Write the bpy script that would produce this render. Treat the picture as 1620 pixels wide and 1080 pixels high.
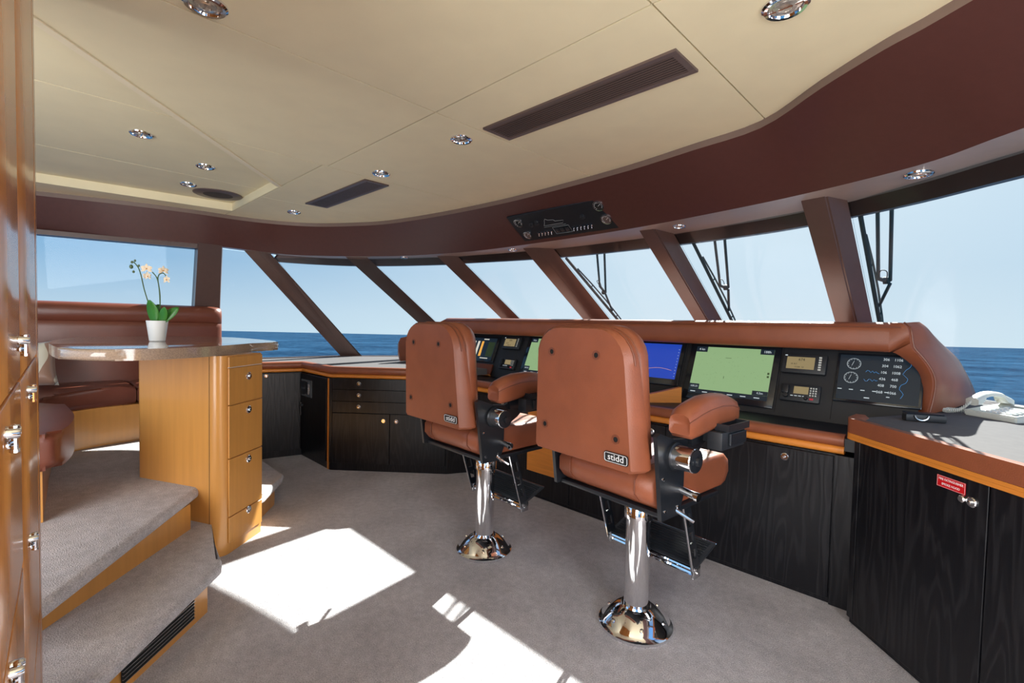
import bpy, bmesh, math, random
from math import sin, cos, pi, radians, sqrt, atan2
from mathutils import Vector, Matrix
random.seed(7)
for o in list(bpy.data.objects): bpy.data.objects.remove(o)
S = bpy.context.scene
COL = S.collection
# ------------------------------------------------------------------ camera
YAW, PITCH, ROLL = radians(44.5), radians(-2.07), radians(1.25)
fw = Vector((-sin(YAW)*cos(PITCH), cos(YAW)*cos(PITCH), sin(PITCH)))
r0 = Vector((cos(YAW), sin(YAW), 0)); u0 = r0.cross(fw)
rt = r0*cos(ROLL) + u0*sin(ROLL); up = -r0*sin(ROLL) + u0*cos(ROLL)
cam = bpy.data.cameras.new('camera'); camo = bpy.data.objects.new('camera', cam); COL.objects.link(camo)
cam.sensor_width = 36; cam.lens = 748/1620*36; cam.clip_start = .02; cam.clip_end = 20000
camo.matrix_world = Matrix(((rt.x, up.x, -fw.x, 0), (rt.y, up.y, -fw.y, 0), (rt.z, up.z, -fw.z, 1.4), (0, 0, 0, 1)))
S.camera = camo
S.view_settings.view_transform = 'Standard'; S.view_settings.look = 'None'
S.view_settings.gamma = 1; S.view_settings.use_curve_mapping = False
S.view_settings.exposure = 0.36
# ------------------------------------------------------------------ sky, sun
TRIM_AXIS = Vector((cos(YAW), sin(YAW), 0))      # the yacht runs slightly bow-up: the sea horizon tips about this axis
TRIM = radians(-1.5)
W = bpy.data.worlds.new('world'); S.world = W; W.use_nodes = True
nt = W.node_tree; nt.nodes.clear()
wo = nt.nodes.new('ShaderNodeOutputWorld'); bg = nt.nodes.new('ShaderNodeBackground')
tc = nt.nodes.new('ShaderNodeTexCoord'); sep = nt.nodes.new('ShaderNodeSeparateXYZ')
rp = nt.nodes.new('ShaderNodeValToRGB'); ma = nt.nodes.new('ShaderNodeMapRange')
nt.links.new(tc.outputs['Generated'], sep.inputs[0])
nt.links.new(sep.outputs['Z'], ma.inputs['Value'])
ma.inputs['From Min'].default_value = -.03; ma.inputs['From Max'].default_value = 1
e = rp.color_ramp.elements
e[0].position = 0; e[0].color = (.60, .72, .80, 1); e[1].position = 1; e[1].color = (.07, .2, .5, 1)
for p, c in ((.045, (.53, .66, .77)), (.13, (.29, .48, .68)), (.25, (.24, .44, .68)), (.5, (.14, .32, .6))):
    q = e.new(p); q.color = (*c, 1)
SUN = Vector((-.45, 1.30, 1.0)).normalized()
dt = nt.nodes.new('ShaderNodeVectorMath'); dt.operation = 'DOT_PRODUCT'; dt.inputs[1].default_value = SUN
nt.links.new(tc.outputs['Generated'], dt.inputs[0])
mg = nt.nodes.new('ShaderNodeMapRange'); mg.inputs['From Min'].default_value = .3; mg.inputs['From Max'].default_value = 1
nt.links.new(dt.outputs['Value'], mg.inputs['Value'])
pw = nt.nodes.new('ShaderNodeMath'); pw.operation = 'POWER'; pw.inputs[1].default_value = 1.6; nt.links.new(mg.outputs[0], pw.inputs[0])
mx = nt.nodes.new('ShaderNodeMix'); mx.data_type = 'RGBA'; mx.inputs[7].default_value = (.86, .91, .93, 1)
nt.links.new(pw.outputs[0], mx.inputs[0]); nt.links.new(rp.outputs[0], mx.inputs[6]); nt.links.new(ma.outputs[0], rp.inputs[0])
nt.links.new(mx.outputs[2], bg.inputs[0]); nt.links.new(bg.outputs[0], wo.inputs[0])
bg.inputs[1].default_value = 1.36
sl = bpy.data.lights.new('sun', 'SUN'); so = bpy.data.objects.new('sun', sl); COL.objects.link(so)
sl.energy = 25; sl.angle = radians(.55); sl.color = (1, .95, .86)
so.rotation_euler = SUN.to_track_quat('Z', 'Y').to_euler(); so.location = (0, 6, 8)
# two unseen fill lamps, added aft and to starboard to brighten the interior
def area(name, loc, aim, sx, sy, en, colr):
    a = bpy.data.lights.new(name, 'AREA'); a.shape = 'RECTANGLE'; a.size = sx; a.size_y = sy; a.energy = en; a.color = colr
    o = bpy.data.objects.new(name, a); COL.objects.link(o); o.location = loc
    o.rotation_euler = (Vector(aim)-Vector(loc)).to_track_quat('-Z', 'Z').to_euler(); return o
area('aft_fill', (-.9, -1.75, 1.3), (-1.4, 2, 1.5), 3.0, 2.0, 125, (1, .97, .93))
area('starboard_fill', (1.75, 0.2, 1.5), (-3, 1.5, 1.4), 2.2, 1.0, 60, (.95, .98, 1))

# ------------------------------------------------------------------ materials
def nodes(name):
    m = bpy.data.materials.new(name); m.use_nodes = True
    return m, m.node_tree, m.node_tree.nodes['Principled BSDF']
def mat(name, col, rough=.5, metal=0, noise=0, nscale=20, bump=0, bscale=200, coat=0, stretch=None, emis=0, spec=.5, sheen=0):
    m, t, b = nodes(name)
    b.inputs['Roughness'].default_value = rough; b.inputs['Metallic'].default_value = metal
    b.inputs['Base Color'].default_value = (*col, 1); b.inputs['Specular IOR Level'].default_value = spec
    b.inputs['Coat Weight'].default_value = coat; b.inputs['Coat Roughness'].default_value = .08
    if sheen: b.inputs['Sheen Weight'].default_value = sheen
    if emis: b.inputs['Emission Color'].default_value = (*col, 1); b.inputs['Emission Strength'].default_value = emis
    co = t.nodes.new('ShaderNodeTexCoord'); mp = t.nodes.new('ShaderNodeMapping'); t.links.new(co.outputs['Object'], mp.inputs[0])
    if stretch: mp.inputs['Scale'].default_value = stretch
    if noise:
        n = t.nodes.new('ShaderNodeTexNoise'); n.inputs['Scale'].default_value = nscale; n.inputs['Detail'].default_value = 6
        t.links.new(mp.outputs[0], n.inputs[0])
        r = t.nodes.new('ShaderNodeMapRange'); r.inputs['From Min'].default_value = .3; r.inputs['From Max'].default_value = .7
        r.inputs['To Min'].default_value = 1-noise; r.inputs['To Max'].default_value = 1+noise
        t.links.new(n.outputs['Fac'], r.inputs[0])
        v = t.nodes.new('ShaderNodeVectorMath'); v.operation = 'SCALE'; v.inputs[0].default_value = col
        t.links.new(r.outputs[0], v.inputs['Scale']); t.links.new(v.outputs[0], b.inputs['Base Color'])
    if bump:
        n2 = t.nodes.new('ShaderNodeTexNoise'); n2.inputs['Scale'].default_value = bscale; n2.inputs['Detail'].default_value = 3
        t.links.new(mp.outputs[0], n2.inputs[0])
        bp = t.nodes.new('ShaderNodeBump'); bp.inputs['Strength'].default_value = bump; bp.inputs['Distance'].default_value = .01
        t.links.new(n2.outputs['Fac'], bp.inputs['Height']); t.links.new(bp.outputs[0], b.inputs['Normal'])
    return m
def srgb(r, g, b):
    f = lambda c: (c/255/12.92 if c/255 <= .04045 else ((c/255+.055)/1.055)**2.4)
    return (f(r), f(g), f(b))
M = {}
M['cream'] = mat('cream ceiling panel', srgb(232, 219, 182), .6, noise=.03, nscale=5, bump=.05, bscale=300)
M['cream2'] = mat('light cream bead', srgb(236, 222, 190), .5, noise=.02)
M['joint'] = mat('dark joint', srgb(70, 60, 44), .8)
M['valance'] = mat('brown glossy leatherette', srgb(80, 47, 42), .33, noise=.06, nscale=30, bump=.03, bscale=350)
M['mullion'] = mat('brown satin frame', srgb(84, 63, 57), .3, noise=.05, nscale=20, bump=.02, bscale=300)
M['soffit'] = mat('satin soffit with painted sheen', srgb(152, 136, 128), .3, noise=.04)  # base colour lightened to stand in for the glossy reflection of sea and sky
M['lip'] = mat('grey brown ceiling lip', srgb(118, 98, 88), .4, noise=.03)
M['leather'] = mat('saddle leather', srgb(142, 79, 52), .38, noise=.09, nscale=9, bump=.12, bscale=260)
M['seam'] = mat('dark leather piping', srgb(120, 66, 44), .4)
M['sofa'] = mat('chestnut leather', srgb(112, 60, 44), .33, noise=.1, nscale=7, bump=.1, bscale=200)
M['wood'] = mat('honey maple veneer', srgb(198, 139, 71), .28, noise=.07, nscale=3, coat=.25, stretch=(9, 9, .6), bump=.01, bscale=60)
M['woodtrim'] = mat('orange wood trim', srgb(214, 132, 52), .35, noise=.08, nscale=5, stretch=(1, 1, 12))
M['gloss'] = mat('high gloss cherry wood', srgb(190, 122, 62), .2, noise=.09, nscale=2.5, stretch=(14, 14, .5), spec=.25)
M['chrome'] = mat('polished chrome', (.82, .82, .84), .06, metal=1)
M['steel'] = mat('brushed steel', (.55, .56, .58), .25, metal=1, noise=.03)
M['black'] = mat('black painted metal', (.012, .014, .018), .35, noise=.1, nscale=40)
M['blackp'] = mat('black plastic', (.018, .02, .024), .45, bump=.05, bscale=500)
M['dash'] = mat('charcoal dash panel', (.012, .013, .016), .5, bump=.04, bscale=400, noise=.08)
M['carpet'] = mat('taupe carpet', srgb(184, 180, 182), .95, noise=.15, nscale=8, bump=1, bscale=260, sheen=.25, spec=.1)
def carpetm():
    m, t, b = nodes('mottled taupe carpet')
    b.inputs['Roughness'].default_value = .95; b.inputs['Specular IOR Level'].default_value = .08; b.inputs['Sheen Weight'].default_value = .2
    co = t.nodes.new('ShaderNodeTexCoord'); fac = []
    for sc, det, lo, hi in ((190, 2, .72, 1.28), (26, 4, .88, 1.12), (3.2, 5, .86, 1.14)):
        n = t.nodes.new('ShaderNodeTexNoise'); n.inputs['Scale'].default_value = sc; n.inputs['Detail'].default_value = det; t.links.new(co.outputs['Object'], n.inputs[0])
        r = t.nodes.new('ShaderNodeMapRange'); r.inputs['From Min'].default_value = .3; r.inputs['From Max'].default_value = .7; r.inputs['To Min'].default_value = lo; r.inputs['To Max'].default_value = hi
        t.links.new(n.outputs['Fac'], r.inputs[0]); fac.append((n, r))
    a = t.nodes.new('ShaderNodeMath'); a.operation = 'MULTIPLY'; t.links.new(fac[0][1].outputs[0], a.inputs[0]); t.links.new(fac[1][1].outputs[0], a.inputs[1])
    c = t.nodes.new('ShaderNodeMath'); c.operation = 'MULTIPLY'; t.links.new(a.outputs[0], c.inputs[0]); t.links.new(fac[2][1].outputs[0], c.inputs[1])
    v = t.nodes.new('ShaderNodeVectorMath'); v.operation = 'SCALE'; v.inputs[0].default_value = srgb(182, 176, 178)
    t.links.new(c.outputs[0], v.inputs['Scale']); t.links.new(v.outputs[0], b.inputs['Base Color'])
    bp = t.nodes.new('ShaderNodeBump'); bp.inputs['Strength'].default_value = .8; bp.inputs['Distance'].default_value = .008
    t.links.new(fac[0][0].outputs['Fac'], bp.inputs['Height']); t.links.new(bp.outputs[0], b.inputs['Normal'])
    return m
M['carpet'] = carpetm()
M['stone'] = mat('grey brown granite', srgb(160, 138, 118), .1, noise=.22, nscale=160, coat=.6)
M['white'] = mat('white ceramic', srgb(235, 235, 232), .3, noise=.01)
M['phone'] = mat('ivory plastic', srgb(206, 208, 200), .4, noise=.01)
M['key'] = mat('grey key', srgb(150, 155, 155), .5)
M['key2'] = mat('dark grey socket plate', srgb(78, 82, 86), .4, noise=.03)
M['leaf'] = mat('orchid leaf', srgb(58, 118, 40), .35, noise=.15, nscale=12)
M['stem'] = mat('orchid stem', srgb(70, 90, 50), .5, noise=.1)
M['petal'] = mat('cream petal', srgb(226, 205, 176), .6, noise=.08, nscale=30)
M['lip2'] = mat('ochre flower centre', srgb(190, 130, 40), .6)
M['counter'] = mat('grey laminate', srgb(104, 100, 100), .6, spec=.02, noise=.05, nscale=30)
M['speaker'] = mat('dark speaker cloth', srgb(62, 52, 46), .7, bump=.3, bscale=600)
M['ventm'] = mat('dark bronze vent', srgb(105, 88, 82), .4, metal=.3)
M['ventd'] = mat('vent recess', (.006, .006, .006), .9)
M['rubber'] = mat('wiper rubber', (.03, .045, .05), .6)
M['wiper'] = mat('wiper arm', (.02, .06, .075), .4)
M['lamp'] = mat('lamp lens', (.6, .55, .48), .15, metal=.6, noise=.3, nscale=60)
M['red'] = mat('red sign', srgb(200, 18, 28), .35)
M['ink'] = mat('white lettering', (.85, .85, .85), .5)
M['dark'] = mat('black ink', (.01, .01, .01), .6)
M['cloth'] = mat('floor mat black', (.02, .02, .02), .8)
def emat(name, col, st):
    m = mat(name, col, .3, emis=st); m.node_tree.nodes['Principled BSDF'].inputs['Base Color'].default_value = (.01, .01, .01, 1); return m
M['sgreen'] = emat('green chart display', srgb(140, 172, 124), .78)
M['sblue'] = emat('blue sonar display', srgb(28, 62, 165), .9)
M['sdark'] = emat('dark blue display', (.004, .012, .022), .8)
M['sblack'] = mat('black display glass', (.01, .013, .018), .12)
M['lcd'] = emat('amber lcd', srgb(176, 156, 112), .5)
M['pix'] = emat('lit white text', (.6, .68, .72), .7)
M['pixb'] = emat('lit blue trace', (.05, .22, .5), .8)
M['pixo'] = emat('lit orange bar', (.85, .4, .06), .8)
M['pixw'] = emat('lit white bar', (.75, .72, .62), .7)
M['pixr'] = emat('lit red key', (.6, .03, .05), .5)
def oakm():
    m, t, b = nodes('black stained oak')
    b.inputs['Roughness'].default_value = .33; b.inputs['Specular IOR Level'].default_value = .38
    co = t.nodes.new('ShaderNodeTexCoord'); mp = t.nodes.new('ShaderNodeMapping'); mp.inputs['Scale'].default_value = (5, 5, .55)
    t.links.new(co.outputs['Object'], mp.inputs[0])
    w = t.nodes.new('ShaderNodeTexNoise'); w.inputs['Scale'].default_value = 1.6; w.inputs['Detail'].default_value = 2; t.links.new(mp.outputs[0], w.inputs[0])
    s = t.nodes.new('ShaderNodeMath'); s.operation = 'MULTIPLY'; s.inputs[1].default_value = 70; t.links.new(w.outputs['Fac'], s.inputs[0])
    f = t.nodes.new('ShaderNodeMath'); f.operation = 'SINE'; t.links.new(s.outputs[0], f.inputs[0])
    n = t.nodes.new('ShaderNodeTexNoise'); n.inputs['Scale'].default_value = 60; n.inputs['Detail'].default_value = 3
    mp2 = t.nodes.new('ShaderNodeMapping'); mp2.inputs['Scale'].default_value = (3, 3, .12); t.links.new(co.outputs['Object'], mp2.inputs[0]); t.links.new(mp2.outputs[0], n.inputs[0])
    a = t.nodes.new('ShaderNodeMath'); a.operation = 'MULTIPLY'; t.links.new(f.outputs[0], a.inputs[0]); t.links.new(n.outputs['Fac'], a.inputs[1])
    r = t.nodes.new('ShaderNodeValToRGB'); r.color_ramp.elements[0].color = (.005, .005, .007, 1); r.color_ramp.elements[1].color = (.016, .0155, .018, 1)
    r.color_ramp.elements[0].position = .05; r.color_ramp.elements[1].position = .7
    t.links.new(a.outputs[0], r.inputs[0]); t.links.new(r.outputs[0], b.inputs['Base Color'])
    bp = t.nodes.new('ShaderNodeBump'); bp.inputs['Strength'].default_value = .1; bp.inputs['Distance'].default_value = .003
    t.links.new(a.outputs[0], bp.inputs['Height']); t.links.new(bp.outputs[0], b.inputs['Normal'])
    return m
M['oak'] = oakm()
def glassm():
    m = bpy.data.materials.new('tinted window glass'); m.use_nodes = True; t = m.node_tree; t.nodes.clear()
    o = t.nodes.new('ShaderNodeOutputMaterial'); x = t.nodes.new('ShaderNodeMixShader')
    tr = t.nodes.new('ShaderNodeBsdfTransparent'); tr.inputs[0].default_value = (.72, .76, .78, 1)
    g = t.nodes.new('ShaderNodeBsdfGlossy'); g.inputs['Roughness'].default_value = .02; g.inputs[0].default_value = (.8, .85, .9, 1)
    lw = t.nodes.new('ShaderNodeLayerWeight'); lw.inputs[0].default_value = .5
    p5 = t.nodes.new('ShaderNodeMath'); p5.operation = 'POWER'; p5.inputs[1].default_value = 5; t.links.new(lw.outputs['Facing'], p5.inputs[0])
    f = t.nodes.new('ShaderNodeMath'); f.operation = 'MULTIPLY_ADD'; f.inputs[1].default_value = .45; f.inputs[2].default_value = .008; t.links.new(p5.outputs[0], f.inputs[0])
    t.links.new(f.outputs[0], x.inputs[0]); t.links.new(tr.outputs[0], x.inputs[1]); t.links.new(g.outputs[0], x.inputs[2]); t.links.new(x.outputs[0], o.inputs[0])
    return m
M['glass'] = glassm()
def seam():
    m, t, b = nodes('open sea water')
    b.inputs['Roughness'].default_value = .9; b.inputs['Specular IOR Level'].default_value = 0
    co = t.nodes.new('ShaderNodeTexCoord')
    n = t.nodes.new('ShaderNodeTexNoise'); n.inputs['Scale'].default_value = .35; n.inputs['Detail'].default_value = 9; n.inputs['Roughness'].default_value = .65
    t.links.new(co.outputs['Object'], n.inputs[0])
    n3 = t.nodes.new('ShaderNodeTexNoise'); n3.inputs['Scale'].default_value = .03; n3.inputs['Detail'].default_value = 6; t.links.new(co.outputs['Object'], n3.inputs[0])
    r = t.nodes.new('ShaderNodeValToRGB'); r.color_ramp.elements[0].position = .42; r.color_ramp.elements[1].position = .60
    r.color_ramp.elements[0].color = (.003, .020, .050, 1); r.color_ramp.elements[1].color = (.022, .070, .135, 1)
    ad = t.nodes.new('ShaderNodeMath'); ad.operation = 'ADD'; t.links.new(n.outputs['Fac'], ad.inputs[0]); t.links.new(n3.outputs['Fac'], ad.inputs[1])
    hf = t.nodes.new('ShaderNodeMath'); hf.operation = 'MULTIPLY'; hf.inputs[1].default_value = .5; t.links.new(ad.outputs[0], hf.inputs[0])
    t.links.new(hf.outputs[0], r.inputs[0]); t.links.new(r.outputs[0], b.inputs['Base Color'])
    bp = t.nodes.new('ShaderNodeBump'); bp.inputs['Strength'].default_value = 1; bp.inputs['Distance'].default_value = .25
    t.links.new(hf.outputs[0], bp.inputs['Height'])
    gl = t.nodes.new('ShaderNodeBsdfGlossy'); gl.inputs['Roughness'].default_value = .12; t.links.new(bp.outputs[0], gl.inputs['Normal'])
    xs = t.nodes.new('ShaderNodeMixShader'); xs.inputs[0].default_value = .06; t.links.new(b.outputs[0], xs.inputs[1]); t.links.new(gl.outputs[0], xs.inputs[2])
    t.links.new(xs.outputs[0], t.nodes['Material Output'].inputs[0])
    return m
M['sea'] = seam()

# ------------------------------------------------------------------ mesh helpers
class MB:
    def __init__(s): s.bm = bmesh.new()
    def face(s, pts):
        try: return s.bm.faces.new([s.bm.verts.new(p) for p in pts])
        except ValueError: return None
    def hexa(s, b, t):               # two matching rings of points -> closed solid
        vb = [s.bm.verts.new(p) for p in b]; vt = [s.bm.verts.new(p) for p in t]; n = len(vb)
        s.bm.faces.new(vb[::-1]); s.bm.faces.new(vt)
        for i in range(n): s.bm.faces.new((vb[i], vb[(i+1) % n], vt[(i+1) % n], vt[i]))
        return vb+vt
    def box(s, a, b, r=0, seg=2, mtx=None):
        x0, y0, z0 = a; x1, y1, z1 = b
        v = s.hexa([(x0, y0, z0), (x1, y0, z0), (x1, y1, z0), (x0, y1, z0)], [(x0, y0, z1), (x1, y0, z1), (x1, y1, z1), (x0, y1, z1)])
        if r:
            es = set(e for q in v for e in q.link_edges)
            res = bmesh.ops.bevel(s.bm, geom=list(es), offset=r, segments=seg, affect='EDGES', profile=.5)
            v = list(set([q for q in v if q.is_valid]+[q for f in res['faces'] for q in f.verts]))
        if mtx is not None:
            vs = set(v)
            bmesh.ops.transform(s.bm, matrix=mtx, verts=list(vs))
        return v
    def prism(s, poly, z0, z1, r=0, seg=3, top_only=False):
        v = s.hexa([(x, y, z0) for x, y in poly], [(x, y, z1) for x, y in poly])
        if r:
            n = len(poly); tv = set(v[n:])
            es = [e for q in tv for e in q.link_edges if all(w in tv for w in e.verts)]
            if not top_only:
                bv = set(v[:n]); es += [e for q in bv for e in q.link_edges if all(w in bv for w in e.verts)]
            bmesh.ops.bevel(s.bm, geom=list(set(es)), offset=r, segments=seg, affect='EDGES', profile=.5)
    def tube(s, pts, r, n=10, closed=False):
        pts = [Vector(p) for p in pts]; rings = []
        for i, p in enumerate(pts):
            if closed: d = pts[(i+1) % len(pts)]-pts[i-1]
            else: d = (pts[min(i+1, len(pts)-1)]-pts[max(i-1, 0)])
            d.normalize(); a = d.orthogonal().normalized() if i == 0 or rings == [] else None
            if a is None:
                a = prev - d*prev.dot(d)
                a = a.normalized() if a.length > 1e-6 else d.orthogonal().normalized()
            prev = a; b = d.cross(a)
            rr = r[i] if isinstance(r, (list, tuple)) else r
            rings.append([s.bm.verts.new(p+a*cos(2*pi*k/n)*rr+b*sin(2*pi*k/n)*rr) for k in range(n)])
        m = len(rings)
        for i in range(m if closed else m-1):
            A, B = rings[i], rings[(i+1) % m]
            for k in range(n): s.bm.faces.new((A[k], A[(k+1) % n], B[(k+1) % n], B[k]))
        if not closed: s.bm.faces.new(rings[0][::-1]); s.bm.faces.new(rings[-1])
    def lathe(s, prof, c=(0, 0, 0), axis=(0, 0, 1), n=24):
        c = Vector(c); ax = Vector(axis).normalized(); a = ax.orthogonal().normalized(); b = ax.cross(a); rings = []
        for r, h in prof:
            if r < 1e-5: rings.append([s.bm.verts.new(c+ax*h)])
            else: rings.append([s.bm.verts.new(c+ax*h+(a*cos(2*pi*k/n)+b*sin(2*pi*k/n))*r) for k in range(n)])
        for A, B in zip(rings, rings[1:]):
            for k in range(n):
                k2 = (k+1) % n
                if len(A) == 1 and len(B) == 1: continue
                if len(A) == 1: s.bm.faces.new((A[0], B[k2], B[k]))
                elif len(B) == 1: s.bm.faces.new((A[k], A[k2], B[0]))
                else: s.bm.faces.new((A[k], A[k2], B[k2], B[k]))
        if len(rings[0]) > 1: s.bm.faces.new(rings[0][::-1])
        if len(rings[-1]) > 1: s.bm.faces.new(rings[-1])
    def grid(s, rows, cap=False, ring=False):
        R = [[s.bm.verts.new(p) for p in row] for row in rows]
        for A, B in zip(R, R[1:]):
            m = len(A)
            for k in range(m if ring else m-1): s.bm.faces.new((A[k], A[(k+1) % m], B[(k+1) % m], B[k]))
        if cap: s.bm.faces.new(R[0][::-1]); s.bm.faces.new(R[-1])
        return R
    def build(s, name, m, parent=None, smooth=True, mtx=None, angle=35):
        bmesh.ops.recalc_face_normals(s.bm, faces=s.bm.faces)
        if mtx is not None: bmesh.ops.transform(s.bm, matrix=mtx, verts=s.bm.verts)
        me = bpy.data.meshes.new(name)
        if smooth:
            for f in s.bm.faces: f.smooth = True
            for e_ in s.bm.edges:
                if len(e_.link_faces) == 2 and e_.calc_face_angle(0) > radians(angle): e_.smooth = False
        s.bm.to_mesh(me); s.bm.free()
        o = bpy.data.objects.new(name, me); me.materials.append(M[m] if isinstance(m, str) else m); COL.objects.link(o)
        if parent is not None: o.parent = parent
        return o
def tag(o, label, cat, group=None):
    o['label'] = label; o['category'] = cat
    if group: o['group'] = group
    return o
def thing(name, label, cat, loc=(0, 0, 0), rz=0, group=None):
    o = bpy.data.objects.new(name, None); COL.objects.link(o); o.location = loc; o.rotation_euler = (0, 0, rz)
    return tag(o, label, cat, group)
def struct(o, label=None):
    o['kind'] = 'structure'
    if label: o['label'] = label
    return o
def copy_tree(o, parent=None):
    c = o.copy(); COL.objects.link(c)
    if parent is not None: c.parent = parent
    for ch in list(o.children): copy_tree(ch, c)
    return c
def text(name, body, size, m, parent, mtx, depth=.0008, align='CENTER', xs=1):
    cu = bpy.data.curves.new(name, 'FONT'); cu.body = body; cu.size = size; cu.extrude = depth; cu.align_x = align; cu.align_y = 'CENTER'; cu.resolution_u = 2
    t = bpy.data.objects.new(name, cu); COL.objects.link(t)
    bpy.context.view_layer.update()
    me = bpy.data.meshes.new_from_object(t.evaluated_get(bpy.context.evaluated_depsgraph_get()))
    bpy.data.objects.remove(t); me.name = name; me.transform(mtx @ Matrix.Diagonal((xs, 1, 1, 1)))
    me.materials.clear(); me.materials.append(M[m])
    o = bpy.data.objects.new(name, me); COL.objects.link(o); o.parent = parent; return o
def frame(origin, xax, yax):
    x = Vector(xax).normalized(); y = Vector(yax); y = (y-x*y.dot(x)).normalized(); z = x.cross(y)
    o = Vector(origin)
    return Matrix(((x.x, y.x, z.x, o.x), (x.y, y.y, z.y, o.y), (x.z, y.z, z.z, o.z), (0, 0, 0, 1)))
def clip(poly, a, b, c):            # keep a*x+b*y<=c
    out = []
    for i, p in enumerate(poly):
        q = poly[(i+1) % len(poly)]; dp = a*p[0]+b*p[1]-c; dq = a*q[0]+b*q[1]-c
        if dp <= 0: out.append(p)
        if (dp < 0 < dq) or (dq < 0 < dp):
            t = dp/(dp-dq); out.append((p[0]+(q[0]-p[0])*t, p[1]+(q[1]-p[1])*t))
    o2 = []
    for p in out:
        if not o2 or (abs(p[0]-o2[-1][0])+abs(p[1]-o2[-1][1])) > 1e-5: o2.append(p)
    return o2
def smoothline(pts, n=4):           # Catmull-Rom
    P = [Vector(p) for p in pts]; out = []
    for i in range(len(P)-1):
        a = P[max(i-1, 0)]; b = P[i]; c = P[i+1]; d = P[min(i+2, len(P)-1)]
        for k in range(n):
            t = k/n; out.append(.5*((2*b)+(c-a)*t+(2*a-5*b+4*c-d)*t*t+(3*b-a-3*c+d)*t*t*t))
    out.append(P[-1]); return [tuple(v) for v in out]
def roundpoly(w, h, r, n=5, rs=None):   # rounded rectangle centred on 0
    rs = rs or (r, r, r, r); out = []
    for (cx, cy, a0), q in zip(((w/2, h/2, 0), (-w/2, h/2, 90), (-w/2, -h/2, 180), (w/2, -h/2, 270)), rs):
        sx = 1 if cx > 0 else -1; sy = 1 if cy > 0 else -1
        for k in range(n+1):
            a = radians(a0+90*k/n); out.append((cx-sx*q+cos(a)*q, cy-sy*q+sin(a)*q))
    return out

# ------------------------------------------------------------------ sea
m = MB(); n = 64
ring = [(9000*cos(2*pi*k/n), 9000*sin(2*pi*k/n), 0) for k in range(n)]
m.face(ring)
sea = m.build('sea', 'sea', smooth=False)
sea.matrix_world = Matrix.Translation((0, 0, -4.5)) @ Matrix.Rotation(TRIM, 4, TRIM_AXIS)
struct(sea, 'open blue sea to the horizon')

# ------------------------------------------------------------------ room shell
RIM = [(-5.9, -1.3), (-5.506, .04), (-5.332, .593), (-5.24, 1.04), (-5.215, 1.456), (-5.12, 1.78), (-4.916, 2.076), (-4.568, 2.316), (-4.178, 2.49), (-3.482, 2.61), (-2.748, 2.66), (-2.092, 2.64), (-1.569, 2.60), (-1.142, 2.53), (-.78, 2.46), (-.48, 2.212), (-.266, 2.054), (-.104, 1.957), (.35, 1.62), (.85, 1.1), (1.15, .4), (1.2, -1.3)]
VB = [(-6.05, -1.3), (-5.64, .04), (-5.44, .602), (-5.32, 1.10), (-5.33, 1.50), (-5.34, 1.93), (-5.10, 2.25), (-4.72, 2.56), (-4.25, 2.82), (-3.52, 3.01), (-2.78, 3.042), (-2.12, 3.03), (-1.6, 2.98), (-1.1, 2.89), (-.75, 2.81), (-.42, 2.70), (-.15, 2.57), (.081, 2.36), (.55, 2.0), (1.15, 1.45), (1.5, .6), (1.55, -1.3)]
rimS = smoothline([(*p, 0) for p in RIM]); vbS = smoothline([(*p, 0) for p in VB])
ZC = 2.4
# floor
m = MB(); m.prism([(-6.2, -1.6), (1.9, -1.6), (1.9, 3.0), (.3, 4.9), (-5.0, 4.9), (-6.2, 3.2)], -.06, 0)
struct(m.build('floor', 'carpet', smooth=False), 'taupe carpet floor of the wheelhouse')
# ceiling
ceil = bpy.data.objects.new('ceiling', None); COL.objects.link(ceil); struct(ceil, 'cream panelled ceiling')
rim2 = [(p[0], p[1]) for p in rimS]
A0, A1 = Vector((-3.77, 1.33)), Vector((-2.318, .024)); dd = (A1-A0).normalized(); nn = Vector((-dd.y, dd.x))   # diagonal tray edge
if nn.x < 0: nn = -nn
cD = nn.dot(A0)
seams = [9, -.76, -1.88, -3.057, -4.23, -9]; g = .0035
def panel(poly, z0=ZC, z1=ZC+.02, par=ceil, name='panel'):
    if len(poly) < 3: return
    b = MB(); b.prism(poly, z0, z1); b.build(name, 'cream', par, smooth=False)
for i in range(5):
    hi, lo = seams[i], seams[i+1]
    st = clip(clip(rim2, 1, 0, hi-g), -1, 0, -(lo+g))
    sy = 1.36 if i < 3 else 1.3285
    panel(clip(st, 0, -1, -(sy+g)))
    aft = clip(clip(st, 0, 1, sy-g), -nn.x, -nn.y, -cD)
    if i < 4: panel(aft)
panel(clip(clip(rim2, 0, 1, 1.325), 1, -.104, -5.0-.104*1.33), name='panel')
m = MB(); bk = clip(rim2, -nn.x, -nn.y, -cD); m.prism(bk, ZC+.021, ZC+.03)
bk = clip(rim2, 0, -1, -1.33); m.prism(clip(bk, nn.x, nn.y, cD), ZC+.021, ZC+.03)
bk = clip(clip(rim2, 0, 1, 1.33), 1, -.104, -5.0-.104*1.33-.003); m.prism(bk, ZC+.021, ZC+.03)
m.build('backing', 'joint', ceil, smooth=False)
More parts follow.
